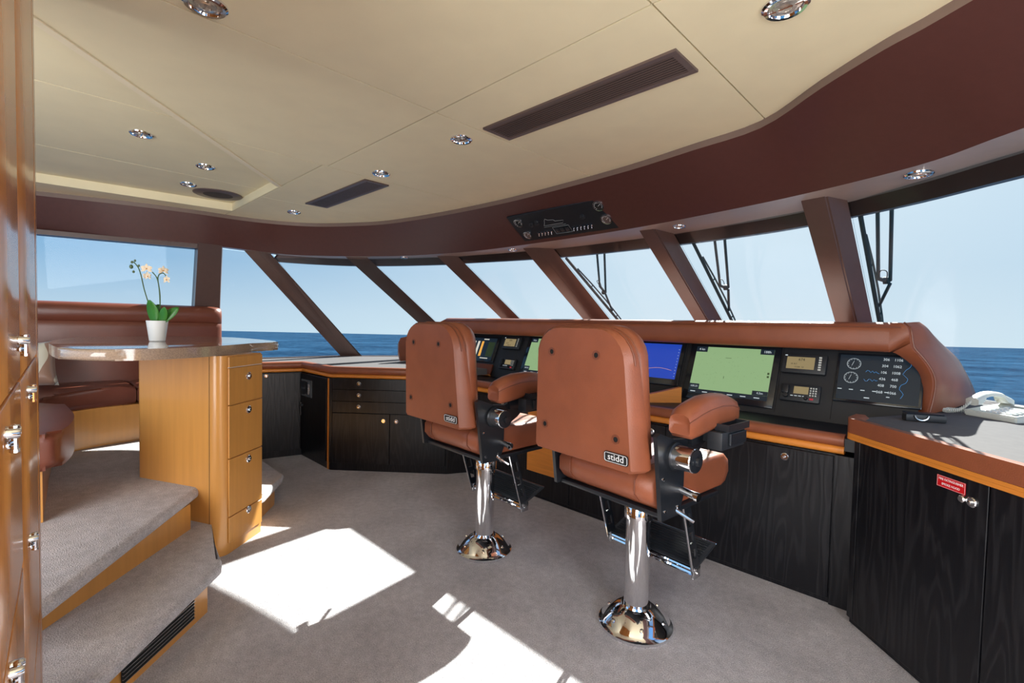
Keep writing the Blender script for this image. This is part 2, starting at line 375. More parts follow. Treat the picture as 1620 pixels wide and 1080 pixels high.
# recessed tray over the lounge
tray = [(-3.765, 1.325), (-5.0, 1.325), (-5.27, -1.28), (-.85, -1.28)]
tr2 = [(-5.0, 1.325), (-5.27, -1.28), (-.86, -1.28)]
for xa, xb in ((9, -3.12), (-3.12, -4.28), (-4.28, -9)):
    panel(clip(clip(tray, 1, 0, xa-g), -1, 0, -(xb+g)), 2.47, 2.49)
m = MB(); m.prism(tray, 2.491, 2.50)
m.build('tray_backing', 'joint', ceil, smooth=False)
m = MB()
def wallstrip(m, pts, z0, z1, closed=False):
    q = pts+[pts[0]] if closed else pts
    for a, b in zip(q, q[1:]): m.face([(a[0], a[1], z0), (b[0], b[1], z0), (b[0], b[1], z1), (a[0], a[1], z1)])
wallstrip(m, tray, ZC, 2.48, True)
m.build('tray_edge', 'cream', ceil, smooth=False)
m = MB(); off = nn*-.035
m.hexa([(A0.x, A0.y, ZC-.006), (A0.x+off.x, A0.y+off.y, ZC-.006), (-.85+off.x, -1.28+off.y, ZC-.006), (-.85, -1.28, ZC-.006)],
       [(A0.x, A0.y, ZC+.01), (A0.x+off.x, A0.y+off.y, ZC+.01), (-.85+off.x, -1.28+off.y, ZC+.01), (-.85, -1.28, ZC+.01)])
m.build('tray_bead', 'cream2', ceil, smooth=False)
# roof slab that keeps the sun out
m = MB(); m.prism([(x*1.0, y) for x, y in [(-6.1, -1.6), (1.8, -1.6), (1.7, .6), (1.2, 1.6), (.2, 2.5), (-.6, 2.95), (-2.3, 3.2), (-3.6, 3.15), (-4.6, 2.75), (-5.4, 2.1), (-5.75, 1.2)]], 2.53, 2.62)
m.build('roof_slab', 'white', ceil, smooth=False)
# valance and lip (trim_1), soffit (trim_2)
m = MB()
m.grid([[(x, y, ZC+.03) for x, y, _ in rimS], [(x, y, ZC-.035) for x, y, _ in rimS]])
trimlip = struct(m.build('trim_1', 'lip'), 'grey brown lip round the cream ceiling')
m = MB(); rows = []
for k in range(7):
    t = k/6; z = (ZC-.035)*(1-t)+2.1*t + .0*sin(pi*t)
    rows.append([(a[0]*(1-t)+b[0]*t, a[1]*(1-t)+b[1]*t, z) for a, b in zip(rimS, vbS)])
m.grid(rows)
struct(m.build('trim_2', 'valance'), 'wide dark brown sloping valance above the windows')
# joint in the valance on the port side
# glass line (top) and header
HO = [(-6.15, -1.3), (-5.72, .04), (-5.52, .62), (-5.40, 1.12), (-5.44, 1.50), (-5.46, 1.90), (-5.22, 2.42), (-4.86, 2.72), (-4.28, 3.02), (-3.78, 3.18), (-2.85, 3.36), (-2.0, 3.39), (-1.573, 3.364), (-1.1, 3.30), (-.784, 3.215), (-.50, 3.095), (-.2, 2.92), (.096, 2.678), (.65, 2.27), (1.35, 1.6), (1.68, .65), (1.72, -1.3)]
hoS = smoothline([(*p, 0) for p in HO])
m = MB(); m.grid([[(x, y, 2.1) for x, y, _ in vbS], [(x, y, 2.1) for x, y, _ in hoS]])
struct(m.build('trim_3', 'soffit'), 'satin soffit strip above the windscreen')
m = MB()
fr = [i for i in range(len(hoS)) if hoS[i][1] > 1.80 and hoS[i][0] < 1.0]
def outw(i):
    a, b = vbS[i], hoS[i]; v = Vector((b[0]-a[0], b[1]-a[1])); return v.normalized() if v.length > .02 else Vector((-1, 0))
def hd(i, z, o=0):
    v = outw(i); x, y, _ = hoS[i]; s = (2.1-z)*1.376+o; return (x+v.x*s, y+v.y*s, z)
m.grid([[hd(i, 2.1) for i in fr], [hd(i, 2.035) for i in fr], [hd(i, 2.035, .05) for i in fr], [hd(i, 2.12, .05) for i in fr], [hd(i, 2.12) for i in fr]])
struct(m.build('trim_4', 'mullion'), 'dark header frame over the windscreen panes')

# mullions: inner-left, inner-right, glass-right with heights, and the same three at the sill
D36 = lambda az: Vector((sin(radians(az)), cos(radians(az)), 0))*1.376
MUL = {}
def mullion(no, il, ir, gr, az=None, bot=None, zb=.9):
    il, ir, gr = Vector(il), Vector(ir), Vector(gr); gl = gr-(ir-il)
    T = []; B = []
    for i, p in enumerate((il, ir, gr, gl)):
        if bot: q = Vector(bot[i]); d = q-p; d /= (p.z-q.z)
        else: d = D36(az); d = Vector((d.x, d.y, -1))
        T.append(p-d*(2.115-p.z) if p.z < 2.115 else p); B.append(p+d*(p.z-zb))
    m = MB(); v = m.hexa(B, T)
    es = list(set(e for q in v for e in q.link_edges if abs(e.verts[0].co.z-e.verts[1].co.z) > .5))
    bmesh.ops.bevel(m.bm, geom=es, offset=.008, segments=2, affect='EDGES')
    struct(m.build('trim_%d' % no, 'mullion'), None)
    MUL[no] = (T, B)
mullion(5, (-.714, 2.922, 2.1), (-.588, 2.90, 2.1), (-.516, 3.167, 2.03), az=1.5)
mullion(6, (-1.787, 3.106, 2.1), (-1.667, 3.11, 2.1), (-1.627, 3.455, 2.03), az=3.5)
mullion(7, (-3.01, 3.17, 2.1), (-2.885, 3.21, 2.1), (-2.775, 3.451, 2.03), az=4.5)
mullion(8, (-4.09, 2.996, 2.1), (-4.02, 3.07, 2.1), (-3.882, 3.229, 2.03), az=6.5)
mullion(9, (-4.974, 2.415, 2.1), (-4.91, 2.50, 2.1), (-4.818, 2.71, 2.03), az=-1)
mullion(10, (-5.417, 1.539, 2.1), (-5.36, 1.66, 2.1), (-5.45, 1.86, 2.06), bot=[(-5.615, 2.672, .97), (-5.57, 2.80, .97), (-5.493, 2.911, .97), (-5.54, 2.78, .97)])
mullion(11, (.50, 2.12, 2.1), (.60, 2.02, 2.1), (.72, 2.2, 2.03), az=12)
# vertical post between the lounge window and the triangular side window
m = MB(); m.hexa([(-5.50, 1.10, .9), (-5.51, 1.33, .9), (-5.75, 1.35, .9), (-5.74, 1.12, .9)], [(-5.30, 1.12, 2.11), (-5.31, 1.32, 2.11), (-5.44, 1.36, 2.11), (-5.43, 1.12, 2.11)])
struct(m.build('trim_12', 'mullion', smooth=False), 'vertical brown post beside the lounge window')
# thin frame of lounge window
m = MB()
m.hexa([(-5.56, .04, 2.06), (-5.34, 1.12, 2.06), (-5.46, 1.14, 2.06), (-5.68, .04, 2.06)], [(-5.56, .04, 2.1), (-5.34, 1.12, 2.1), (-5.46, 1.14, 2.1), (-5.68, .04, 2.1)])
m.hexa([(-6.0, -1.3, 2.06), (-5.56, .04, 2.06), (-5.68, .04, 2.06), (-6.12, -1.3, 2.06)], [(-6.0, -1.3, 2.1), (-5.56, .04, 2.1), (-5.68, .04, 2.1), (-6.12, -1.3, 2.1)])
struct(m.build('trim_13', 'mullion', smooth=False), None)
# windows
def pane(no, a, b, c, d, label):
    m = MB(); q = [Vector(p) for p in (a, b, c, d)]; nrm = (q[1]-q[0]).cross(q[3]-q[0]).normalized()*.006
    m.hexa([p for p in q], [p+nrm for p in q])
    struct(m.build('window_%d' % no, 'glass', smooth=False), label)
def bl(p, az, z=.93):
    p = Vector(p); d = D36(az); return (p.x+d.x*(p.z-z), p.y+d.y*(p.z-z), z)
g5, g6, g7, g8, g9 = (-.516, 3.167, 2.03), (-1.627, 3.455, 2.03), (-2.775, 3.451, 2.03), (-3.882, 3.229, 2.03), (-4.818, 2.71, 2.03)
g11 = (.66, 2.27, 2.03); g10 = (-5.45, 1.86, 2.06); g10b = (-5.493, 2.911, .93)
def upz(p, az, z=2.09): return bl(p, az, z)
pane(1, upz(g5, 1.5), upz(g11, 10), bl(g11, 10), bl(g5, 1.5), 'windscreen pane at the right edge of the view')
pane(2, upz(g6, 3.5), upz(g5, 1.5), bl(g5, 1.5), bl(g6, 3.5), 'windscreen pane second from the right')
pane(3, upz(g7, 4.5), upz(g6, 3.5), bl(g6, 3.5), bl(g7, 4.5), 'windscreen pane third from the right')
pane(4, upz(g8, 6.5), upz(g7, 4.5), bl(g7, 4.5), bl(g8, 6.5), 'windscreen pane with no wiper above the left chair')
pane(5, upz(g9, -1), upz(g8, 6.5), bl(g8, 6.5), bl(g9, -1), 'narrow windscreen pane left of the left chair')
pane(6, g10, upz(g9, -1), bl(g9, -1), g10b, 'slanted corner pane above the left counter')
pane(7, (-5.42, 1.34, 2.09), (-5.44, 1.84, 2.09), (-5.60, 2.9, .93), (-5.73, 1.34, .93), 'triangular side pane beside the post')
pane(8, (-6.1, -1.3, 2.08), (-5.40, 1.12, 2.08), (-5.60, 1.12, .93), (-6.3, -1.3, .93), 'large lounge side pane above the sofa')
# sills and lower walls
SILL = [(-6.3, -1.3), (-5.73, 1.386), (-5.64, 2.672), (-5.52, 2.911), (-4.84, 4.17), (-3.72, 4.70), (-2.66, 4.93), (-1.53, 4.95), (-.48, 4.62), (.95, 3.8), (1.9, 2.9)]
for a, b in zip(SILL[3:], SILL[4:]):
    m = MB(); wallstrip(m, [a, b], -.06, .97); struct(m.build('wall_front', 'dash', smooth=False), None)
for a, b in zip(SILL[:3], SILL[1:4]):
    m = MB(); wallstrip(m, [a, b], -.06, .97); struct(m.build('wall_port', 'dash', smooth=False), None)
m = MB(); wallstrip(m, [(1.9, 2.9), (1.9, -1.6)], -.06, .95); struct(m.build('wall_starboard', 'wood', smooth=False), None)
m = MB(); so_ = SILL
for a, b in zip(so_, so_[1:]):
    v = Vector((b[0]-a[0], b[1]-a[1])).normalized(); nr = Vector((v.y, -v.x))*.07
    m.hexa([(a[0], a[1], .925), (b[0], b[1], .925), (b[0]+nr.x, b[1]+nr.y, .925), (a[0]+nr.x, a[1]+nr.y, .925)],
           [(a[0], a[1], .968), (b[0], b[1], .968), (b[0]+nr.x, b[1]+nr.y, .968), (a[0]+nr.x, a[1]+nr.y, .968)])
struct(m.build('trim_14', 'mullion', smooth=False), 'window sill frame')

# ------------------------------------------------------------------ steps
def plank(poly, z0, z1, r): m = MB(); m.prism(poly, z0, z1, r=r, seg=5); return m
S1 = [(-2.595, .642), (-2.02, .14), (-2.12, -.2), (-2.2, -1.2), (-6.0, -1.2), (-5.7, 1.385), (-3.83, 1.375), (-3.785, 1.35), (-3.45, 1.12), (-3.15, .70), (-2.66, .66)]
st1 = thing('step', 'lower carpeted step beside the wooden island', 'step', (-2.6, .5, 0))
I = Matrix.Translation((2.6, -.5, 0))
m = plank(S1, .135, .195, .026); m.build('tread', 'carpet', st1, mtx=I)
m = MB(); m.prism([(-2.56, .575), (-2.25, .262), (-2.2, .1), (-2.3, -1.2), (-6.0, -1.2), (-5.7, 1.34), (-3.80, 1.30), (-3.735, 1.275), (-3.45, 1.05), (-3.2, .62)], 0, .14)
m.build('riser', 'wood', st1, smooth=False, mtx=I)
# air grille in the riser
gd = Vector((-2.25+2.56, .262-.575, 0)).normalized(); gn = Vector((-gd.y, gd.x, 0))
if gn.x < 0: gn = -gn
gr = bpy.data.objects.new('air_grille', None); COL.objects.link(gr); gr.parent = st1; gr['label'] = 'black slatted grille in the wooden riser'
gm = frame(Vector((-2.56, .575, 0))+gd*.10, gd, (0, 0, 1)); gI = I @ gm
m = MB(); m.box((0, .030, -.0), (.40, .118, .004)); m.build('recess', 'ventd', gr, smooth=False, mtx=gI if (gm.to_3x3() @ Vector((0, 0, 1))).dot(gn) > 0 else gI @ Matrix.Scale(-1, 4, (0, 0, 1)))
for k in range(6):
    m = MB(); z = .034+k*.0155; m.box((0, z, .003), (.40, z+.003, .009))
    m.build('slat', 'steel', gr, smooth=False, mtx=gI if (gm.to_3x3() @ Vector((0, 0, 1))).dot(gn) > 0 else gI @ Matrix.Scale(-1, 4, (0, 0, 1)))
st2 = thing('step', 'upper carpeted step leading up to the sofa', 'step', (-3.0, .2, .195))
I = Matrix.Translation((3.0, -.2, -.195))
m = plank([(-3.26, .70), (-2.236, .0), (-2.4, -.3), (-2.4, -1.2), (-6.0, -1.2), (-5.75, 1.3), (-5.2, 1.3), (-3.9, .74), (-3.68, .456), (-3.36, .64), (-3.29, .71)], .335, .40, .028); m.build('tread', 'carpet', st2, mtx=I)
m = MB(); m.prism([(-3.15, .625), (-2.49, .014), (-2.5, -1.2), (-6.0, -1.2), (-5.75, 1.25), (-5.2, 1.25), (-3.95, .70), (-3.70, .44), (-3.35, .60)], .195, .34)
m.build('riser', 'wood', st2, smooth=False, mtx=I)

# ------------------------------------------------------------------ island with table top
isl = thing('island_cabinet', 'honey wooden island cabinet of drawers under the table top', 'cabinet', (-3.4, .75, 0))
I = Matrix.Translation((3.4, -.75, 0))
P1, P2, P3, P4 = Vector((-3.69, .455)), Vector((-3.075, .755)), Vector((-3.32, 1.055)), Vector((-3.93, .80))
def roundcorner(a, p, b, r, n=6):
    u = (a-p).normalized(); v = (b-p).normalized(); ang = u.angle(v); d = r/math.tan(ang/2)
    c = p+(u+v).normalized()*(r/sin(ang/2)); s = p+u*d; t = p+v*d
    a0 = atan2(s.y-c.y, s.x-c.x); a1 = atan2(t.y-c.y, t.x-c.x)
    while a1-a0 > pi: a1 -= 2*pi
    while a1-a0 < -pi: a1 += 2*pi
    return [(c.x+cos(a0+(a1-a0)*k/n)*r, c.y+sin(a0+(a1-a0)*k/n)*r) for k in range(n+1)]
poly = roundcorner(P4, P1, P2, .03, 3)+roundcorner(P1, P2, P3, .06)+roundcorner(P2, P3, P4, .02, 3)+roundcorner(P3, P4, P1, .03, 3)
m = MB(); m.prism(poly, 0, 1.18); m.build('body', 'wood', isl, mtx=I)
d1 = (P2-P1).normalized(); n1 = Vector((d1.y, -d1.x))
m = MB(); o1 = P2-d1*.085+n1*.0006
m.hexa([(o1.x, o1.y, .0), (o1.x+d1.x*.003, o1.y+d1.y*.003, 0), (o1.x+d1.x*.003+n1.x*.001, o1.y+d1.y*.003+n1.y*.001, 0), (o1.x+n1.x*.001, o1.y+n1.y*.001, 0)], [(o1.x, o1.y, 1.18), (o1.x+d1.x*.003, o1.y+d1.y*.003, 1.18), (o1.x+d1.x*.003+n1.x*.001, o1.y+d1.y*.003+n1.y*.001, 1.18), (o1.x+n1.x*.001, o1.y+n1.y*.001, 1.18)])
m.build('groove', 'joint', isl, smooth=False, mtx=I)
d2 = (P3-P2).normalized(); n2 = Vector((d2.y, -d2.x))
if n2.x < 0: n2 = -n2
def knob(par, mtx, name='knob', r=.017, m_='chrome'):
    m = MB(); m.lathe([(r, 0), (r, .004), (r*.82, .007), (r*.45, .007), (r*.45, .005), (0, .005)], n=16)
    m.lathe([(r*.32, .005), (r*.32, .014), (0, .015)], n=10)
    return m.build(name, m_, par, mtx=mtx)
fm = I @ frame((P2.x+d2.x*.062, P2.y+d2.y*.062, 0), (d2.x, d2.y, 0), (0, 0, 1))
fl = (fm.to_3x3() @ Vector((0, 0, 1))).dot(Vector((n2.x, n2.y, 0))) < 0
if fl: fm = fm @ Matrix.Scale(-1, 4, (0, 0, 1))
Wd = (P3-P2).length-.075
for z0, z1, kz in ((.068, .222, .205), (.226, .570, .525), (.574, .887, .835), (.891, 1.108, 1.045), (1.112, 1.175, None)):
    m = MB(); m.box((0, z0, .001), (Wd, z1-.003, .010), r=.0015, seg=1)
    d = m.build('drawer', 'wood', isl, smooth=False, mtx=fm)
    if kz: knob(d, fm @ Matrix.Translation((Wd*.56, kz, .010)), 'knob', .024)
m = MB(); m.box((0, 1.109, .001), (Wd, 1.1115, .007)); m.build('edge_strip', 'white', isl, smooth=False, mtx=fm)
tt = smoothline([(x, y, 0) for x, y in [(-3.36, .08), (-3.14, .105), (-3.0, .20), (-2.955, .33), (-2.975, .49), (-3.075, .69), (-3.309, .923), (-3.46, 1.06), (-3.50, 1.16), (-3.56, 1.235), (-3.71, 1.27), (-4.2, 1.25), (-4.62, 1.15), (-4.82, .95), (-4.87, .742), (-4.80, .45), (-4.68, .25), (-4.3, .13), (-3.8, .07), (-3.36, .08)]], 3)[:-1]
m = MB(); m.prism([(p[0], p[1]) for p in tt], 1.181, 1.238, r=.024, seg=4)
tag(m.build('table_top', 'stone'), 'polished stone table top with curved edge on the island', 'table')

# ------------------------------------------------------------------ sofa
sf = thing('sofa', 'wraparound chestnut leather sofa on a wooden plinth under the side window', 'sofa', (-5.0, .2, .40))
I = Matrix.Translation((5.0, -.2, -.40))
inn = smoothline([(x, y, 0) for x, y in [(-3.16, .03), (-4.30, .085), (-4.58, .14), (-4.73, .30), (-4.79, .60), (-4.85, .95), (-4.90, 1.30)]], 3)
inn = [(p[0], p[1]) for p in inn]
m = MB(); m.prism(inn+[(-5.62, 1.30), (-6.0, -1.2), (-3.16, -1.2)], .401, .695); m.build('plinth', 'wood', sf, mtx=I)
def off_in(pts, d):
    out = []
    for i, p in enumerate(pts):
        a = Vector(pts[max(i-1, 0)]); b = Vector(pts[min(i+1, len(pts)-1)]); v = (b-a).normalized(); out.append((p[0]+v.y*d, p[1]-v.x*d))
    return out
o2 = off_in(inn, -.05)
def cushion(poly, z0, z1, r=.045, name='seat_cushion'):
    m = MB(); m.prism(poly, z0, z1, r=r, seg=5); return m.build(name, 'sofa', sf, mtx=I)
k1, k2 = 3, 12
pA = [(p[0], p[1]) for p in smoothline([(-3.11, .03, 0), (-3.14, .085, 0), (-3.35, .14, 0), (-3.62, .165, 0), (-3.9, .155, 0), (-4.15, .14, 0)], 4)]+[o2[k1]]+[(o2[k1][0]-.02, -.62), (-3.12, -.62)]
cushion(pA, .66, .835)
pB = [(o2[k1][0]-.006, o2[k1][1])]+o2[k1+1:k2+1]+[(-5.42, o2[k2][1]), (-5.55, -.62), (o2[k1][0]-.026, -.62)]
cushion(pB, .68, .84)
pC = [(o2[k2][0], o2[k2][1]+.006)]+o2[k2+1:]+[(-5.40, 1.30), (-5.42, o2[k2][1]+.006)]
cushion(pC, .68, .835)
# backrest: profile swept along the port side
bp = smoothline([(x, y, 0) for x, y in [(-5.62, -1.2), (-5.50, -.5), (-5.36, .1), (-5.32, .6), (-5.32, 1.22)]], 3)
prof = [(0, .80), (.0, 1.30), (.0, 1.345), (-.008, 1.352), (.005, 1.36), (.015, 1.44), (-.0, 1.485), (-.04, 1.508), (-.10, 1.512), (-.16, 1.49), (-.17, .80)]
rows = []
for i, p in enumerate(bp):
    a = Vector(bp[max(i-1, 0)]); b = Vector(bp[min(i+1, len(bp)-1)]); v = (b-a).normalized(); nrm = Vector((v.y, -v.x, 0))
    rows.append([(p[0]+nrm.x*q, p[1]+nrm.y*q, z) for q, z in prof])
for t in (.4, .75, .95, 1.0):       # rounded end towards the post
    p = Vector(bp[-1]); f = sqrt(max(0, 1-t*t)); s_ = .11*t
    rows.append([(p.x-.085+(q+.085)*(.45+.55*f), p.y+s_, z if z < 1 else 1.15+(z-1.15)*(.93+.07*f)) for q, z in prof])
m = MB(); m.grid(rows, cap=True, ring=True); m.build('backrest', 'sofa', sf, mtx=I, angle=60)
# throw pillow
def pillow_mesh(w, h, t, n=12):
    m = MB(); 
    for sgn in (1, -1):
        R = []
        for i in range(n+1):
            row = []
            for j in range(n+1):
                u = i/n*2-1; v = j/n*2-1; d = ((1-u**4)*(1-v**4))**.55
                pinch = 1-.08*(1-abs(u))*0
                row.append((u*w/2*(1-.10*(1-v*v)), v*h/2*(1-.10*(1-u*u)), sgn*t/2*d))
            R.append(row)
        m.grid(R)
    bmesh.ops.remove_doubles(m.bm, verts=m.bm.verts, dist=.0005); return m
pm, t_, b_ = nodes('patterned satin pillow')
b_.inputs['Roughness'].default_value = .3; b_.inputs['Sheen Weight'].default_value = .4
co = t_.nodes.new('ShaderNodeTexCoord'); wv = t_.nodes.new('ShaderNodeTexWave'); wv.inputs['Scale'].default_value = 2.2; wv.inputs['Distortion'].default_value = 5
t_.links.new(co.outputs['Object'], wv.inputs[0]); cr = t_.nodes.new('ShaderNodeValToRGB'); cr.color_ramp.interpolation = 'CONSTANT'
cr.color_ramp.elements[0].color = (*srgb(150, 116, 98), 1); cr.color_ramp.elements[1].color = (*srgb(205, 198, 180), 1); cr.color_ramp.elements[1].position = .55
t_.links.new(wv.outputs[0], cr.inputs[0]); t_.links.new(cr.outputs[0], b_.inputs['Base Color'])
M['pillow'] = pm
m = pillow_mesh(.36, .36, .14)
o = m.build('throw_pillow', 'pillow', angle=80)
o.matrix_world = Matrix.Translation((-4.95, -.035, 1.025)) @ Matrix.Rotation(radians(75), 4, 'Z') @ Matrix.Rotation(radians(68), 4, 'X') @ Matrix.Rotation(radians(6), 4, 'Z')
tag(o, 'silver and brown patterned throw pillow leaning in the sofa corner', 'pillow')

# ------------------------------------------------------------------ orchid
orc = thing('potted_orchid', 'potted cream orchid with two flower stems on the stone table', 'plant', (-3.883, .587, 1.2385))
m = MB(); m.lathe([(.042, 0), (.044, .002), (.061, .135), (.057, .135), (.054, .118), (0, .116)], n=28); m.build('pot', 'white', orc)
m = MB(); m.lathe([(0, .117), (.053, .117), (.04, .124), (0, .126)], n=16); m.build('bark', 'seam', orc)
vx, vy = Vector((.713, .70, 0)), Vector((-.70, .713, 0))       # across the view, away from the viewer
def leaf(cx, ang, ln, w, lean, tw):
    m = MB(); rows = []
    for i in range(9):
        t = i/8; ww = w*(sin(pi*min(t*.92+.06, 1))**.6); d = ln*t
        c = vx*(cx+sin(ang)*d)+vy*(lean*d*d*6)+Vector((0, 0, .12+cos(ang)*d-.8*abs(lean)*d*d))
        sd = vx*cos(ang+tw)+Vector((0, 0, -sin(ang+tw)))
        rows.append([c-sd*ww+vy*-.006, c+vy*.004, c+sd*ww+vy*-.006])
    m.grid(rows); o = m.build('leaf', 'leaf', orc, angle=80)
    sm = o.modifiers.new('thick', 'SOLIDIFY'); sm.thickness = .003
leaf(-.015, .0, .155, .038, -.3, 0); leaf(.0, -.12, .13, .032, .35, .1); leaf(.02, .75, .15, .036, .2, -.3); leaf(.025, .45, .12, .03, -.35, 0); leaf(.01, .3, .10, .02, .6, 0)
def stempath(p): 
    m = MB(); q = smoothline([vx*a+vy*b+Vector((0, 0, c)) for a, b, c in p], 4); m.tube(q, .0035, 6); m.build('stem', 'stem', orc); return q
stempath([(-.035, 0, .12), (-.05, .0, .22), (-.085, 0, .34), (-.105, 0, .43), (-.125, 0, .485), (-.155, 0, .52)])
stempath([(.012, .01, .12), (.012, .01, .25), (.005, .01, .36), (-.002, 0, .42), (-.03, 0, .455)])
stempath([(.016, 0, .12), (.02, 0, .3), (.006, 0, .42), (.04, 0, .45), (.075, 0, .41)])
def flower(x, y, z, s, yaw, side=0):
    f = bpy.data.objects.new('flower', None); COL.objects.link(f); f.parent = orc; f.location = vx*x+vy*y+Vector((0, 0, z))
    R = Matrix.Rotation(yaw, 3, 'Z')
    A, B = R @ vx, R @ -vy
    m = MB()
    for k, (a, ww, ll) in enumerate(((90, .5, 1), (210, .5, 1), (330, .5, 1), (20, .85, .95), (160, .85, .95))):
        a = radians(a); rows = []
        for i in range(5):
            t = i/4; w = s*ww*.5*sin(pi*(t*.85+.08)); d = s*ll*t
            dr = A*cos(a)+Vector((0, 0, sin(a))); pr = A*-sin(a)+Vector((0, 0, cos(a)))
            c = dr*d+B*(.15*s*sin(t*2.5))
            rows.append([c-pr*w, c+B*.08*s, c+pr*w])
        m.grid(rows)
    p = m.build('petals', 'petal', f, angle=80)
    m = MB(); m.lathe([(0, -.1*s), (.16*s, 0), (.1*s, .22*s), (0, .3*s)], axis=B, n=8); m.build('lip', 'lip2', f)
flower(-.06, -.01, .475, .034, .4); flower(-.045, -.015, .425, .033, -.4); flower(-.075, .01, .43, .026, 1.0); flower(.045, -.005, .465, .032, .9); flower(.075, -.01, .405, .032, -.3)
for x, z, r in ((-.165, .518, .010), (-.17, .488, .015), (-.145, .528, .009), (-.12, .495, .009), (-.155, .455, .010)):
    m = MB(); m.lathe([(0, -r), (r*.6, -r*.6), (r*.75, 0), (r*.5, r*.7), (0, r)], c=vx*x+Vector((0, 0, z)), n=8); m.build('bud', 'stem', orc)

# ------------------------------------------------------------------ glossy locker at the left edge
loc = thing('locker', 'tall high-gloss cherry wood locker with chrome hinges at the left edge', 'cabinet', (-1.2, -.3, 0))
I = Matrix.Translation((1.2, .3, 0))
fy = lambda x: -.058+.035*abs(x)
m = MB(); m.hexa([(-.80, -.55, 0), (-2.08, -.55, 0), (-2.08, fy(2.08)-.012, 0), (-.80, fy(.80)-.012, 0)], [(-.80, -.55, 2.39), (-2.08, -.55, 2.39), (-2.08, fy(2.08)-.012, 2.39), (-.80, fy(.80)-.012, 2.39)])
m.build('body', 'gloss', loc, smooth=False, mtx=I)
lm = frame((0, -.058, 0), (-1, .035, 0), (0, 0, 1)) @ Matrix.Diagonal((1, 1, -1, 1))   # u along face, v up, w toward viewer side
if (lm.to_3x3() @ Vector((0, 0, 1))).y < 0: lm = lm @ Matrix.Diagonal((1, 1, -1, 1))
LM = I @ lm
for u0, u1, z0, z1 in ((.81, 1.235, .945, 2.38), (1.245, 1.93, .545, 2.38), (.81, 1.235, .02, .935), (1.245, 1.93, .02, .535), (1.94, 2.075, .02, 2.38)):
    if z1 > 2:
        cuts = ((z0, 1.277), (1.283, z1)) if u0 < 1.94 else ((z0, z1),)
    else: cuts = ((z0, z1),)
    for a, b in cuts:
        m = MB(); m.box((u0, a, -.010), (u1, b, .0), r=.003, seg=2)
        m.build('door' if u0 < 1.94 else 'stile', 'gloss', loc, smooth=True, mtx=LM)
def hinge(u, z):
    m = MB()
    for du in (-.010, .010): m.lathe([(0, 0), (.007, .0), (.007, .012), (.005, .015), (0, .015)], c=(u+du, z+.009, 0), axis=(0, 0, 1), n=12)
    m.box((u-.018, z-.010, 0), (u+.018, z-.002, .006), r=.002)
    m.tube([(u, z-.014, .009), (u, z+.014, .009)], .004, 10)
    for dz in (-.016, .016): m.lathe([(0, -.004), (.0055, -.002), (.0055, .002), (0, .004)], c=(u, z+dz, .009), axis=(0, 1, 0), n=10)
    m.build('hinge', 'chrome', loc, mtx=LM)
for q in ((1.18, 1.345), (1.44, 1.23), (.916, 1.232), (1.428, .912), (.921, .905)): hinge(*q)

# ------------------------------------------------------------------ flat-front helper for cabinets
def front(p0, p1):                   # u along p0->p1, v up, w toward the room (camera side)
    p0 = Vector((*p0, 0)); p1 = Vector((*p1, 0)); d = (p1-p0).normalized(); nr = Vector((d.y, -d.x, 0))
    if nr.dot(Vector((0, 0, 0))-p0) < 0: nr = -nr
    return Matrix(((d.x, 0, nr.x, p0.x), (d.y, 0, nr.y, p0.y), (0, 1, 0, 0), (0, 0, 0, 1))), (p1-p0).length
def leaf_panel(par, F, name, u0, u1, z0, z1, m_='oak', t=.016, lock=None):
    m = MB(); m.box((u0, z0, .001), (u1, z1, t), r=.0015, seg=1); d = m.build(name, m_, par, smooth=False, mtx=F)
    if lock: knob(d, F @ Matrix.Translation((lock[0], lock[1], t)), 'lock', .020)
    return d
def edge_roll(par, pts, z0, z1, proud, m_, name, I, n=6):
    # half-round strip following the worktop edge
    P = [Vector((*p, 0)) for p in pts]; N = []
    for i, p in enumerate(P):
        ns = []
        for a, b in ((i-1, i), (i, i+1)):
            if a < 0 or b >= len(P): continue
            d = (P[b]-P[a]).normalized(); ns.append(Vector((d.y, -d.x, 0)))
        v = sum(ns, Vector()); v = v/len(ns); N.append(v/v.length_squared)
    if N[0].dot(-P[0]) < 0: N = [-v for v in N]
    m = MB(); rows = []
    for p, v in zip(P, N):
        row = [p-v*.03+Vector((0, 0, z0))]
        for k in range(n+1):
            t = k/n; w = proud*(sin(pi*min(1, max(0, t)))**.45 if 0 < t < 1 else .25)
            row.append(p+v*w+Vector((0, 0, z0+(z1-z0)*t)))
        row.append(p-v*.03+Vector((0, 0, z1)))
        rows.append(row)
    m.grid(rows, cap=True, ring=True); return m.build(name, m_, par, mtx=I, angle=50)

# ------------------------------------------------------------------ left (port) base cabinets
lc = thing('corner_cabinet', 'black oak corner cabinet left of the drawers', 'cabinet', (-4.96, 1.96, 0))
I = Matrix.Translation((4.96, -1.96, 0))
A_, B_, C_ = (-5.04, 1.61), (-4.96, 1.956), (-4.28, 1.952)
m = MB(); m.prism([A_, B_, C_, (-4.36, 2.05), (-4.36, 2.6), (-5.55, 2.7), (-5.62, 1.5), (-5.06, 1.45)], 0, .86); m.build('body', 'oak', lc, smooth=False, mtx=I)
F, L = front((-5.076, 1.45), B_); F = I @ F
leaf_panel(lc, F, 'door', .0, L-.02, .07, .855, lock=(.19, .835))
F, L = front(B_, C_); F = I @ F
leaf_panel(lc, F, 'door', .02, L-.06, .07, .855)
leaf_panel(lc, F, 'stile', L-.05, L-.02, .0, .86, 'woodtrim', .006)
pd = leaf_panel(lc, F, 'socket_panel', .05, .30, .63, .80, 'key2', .024)
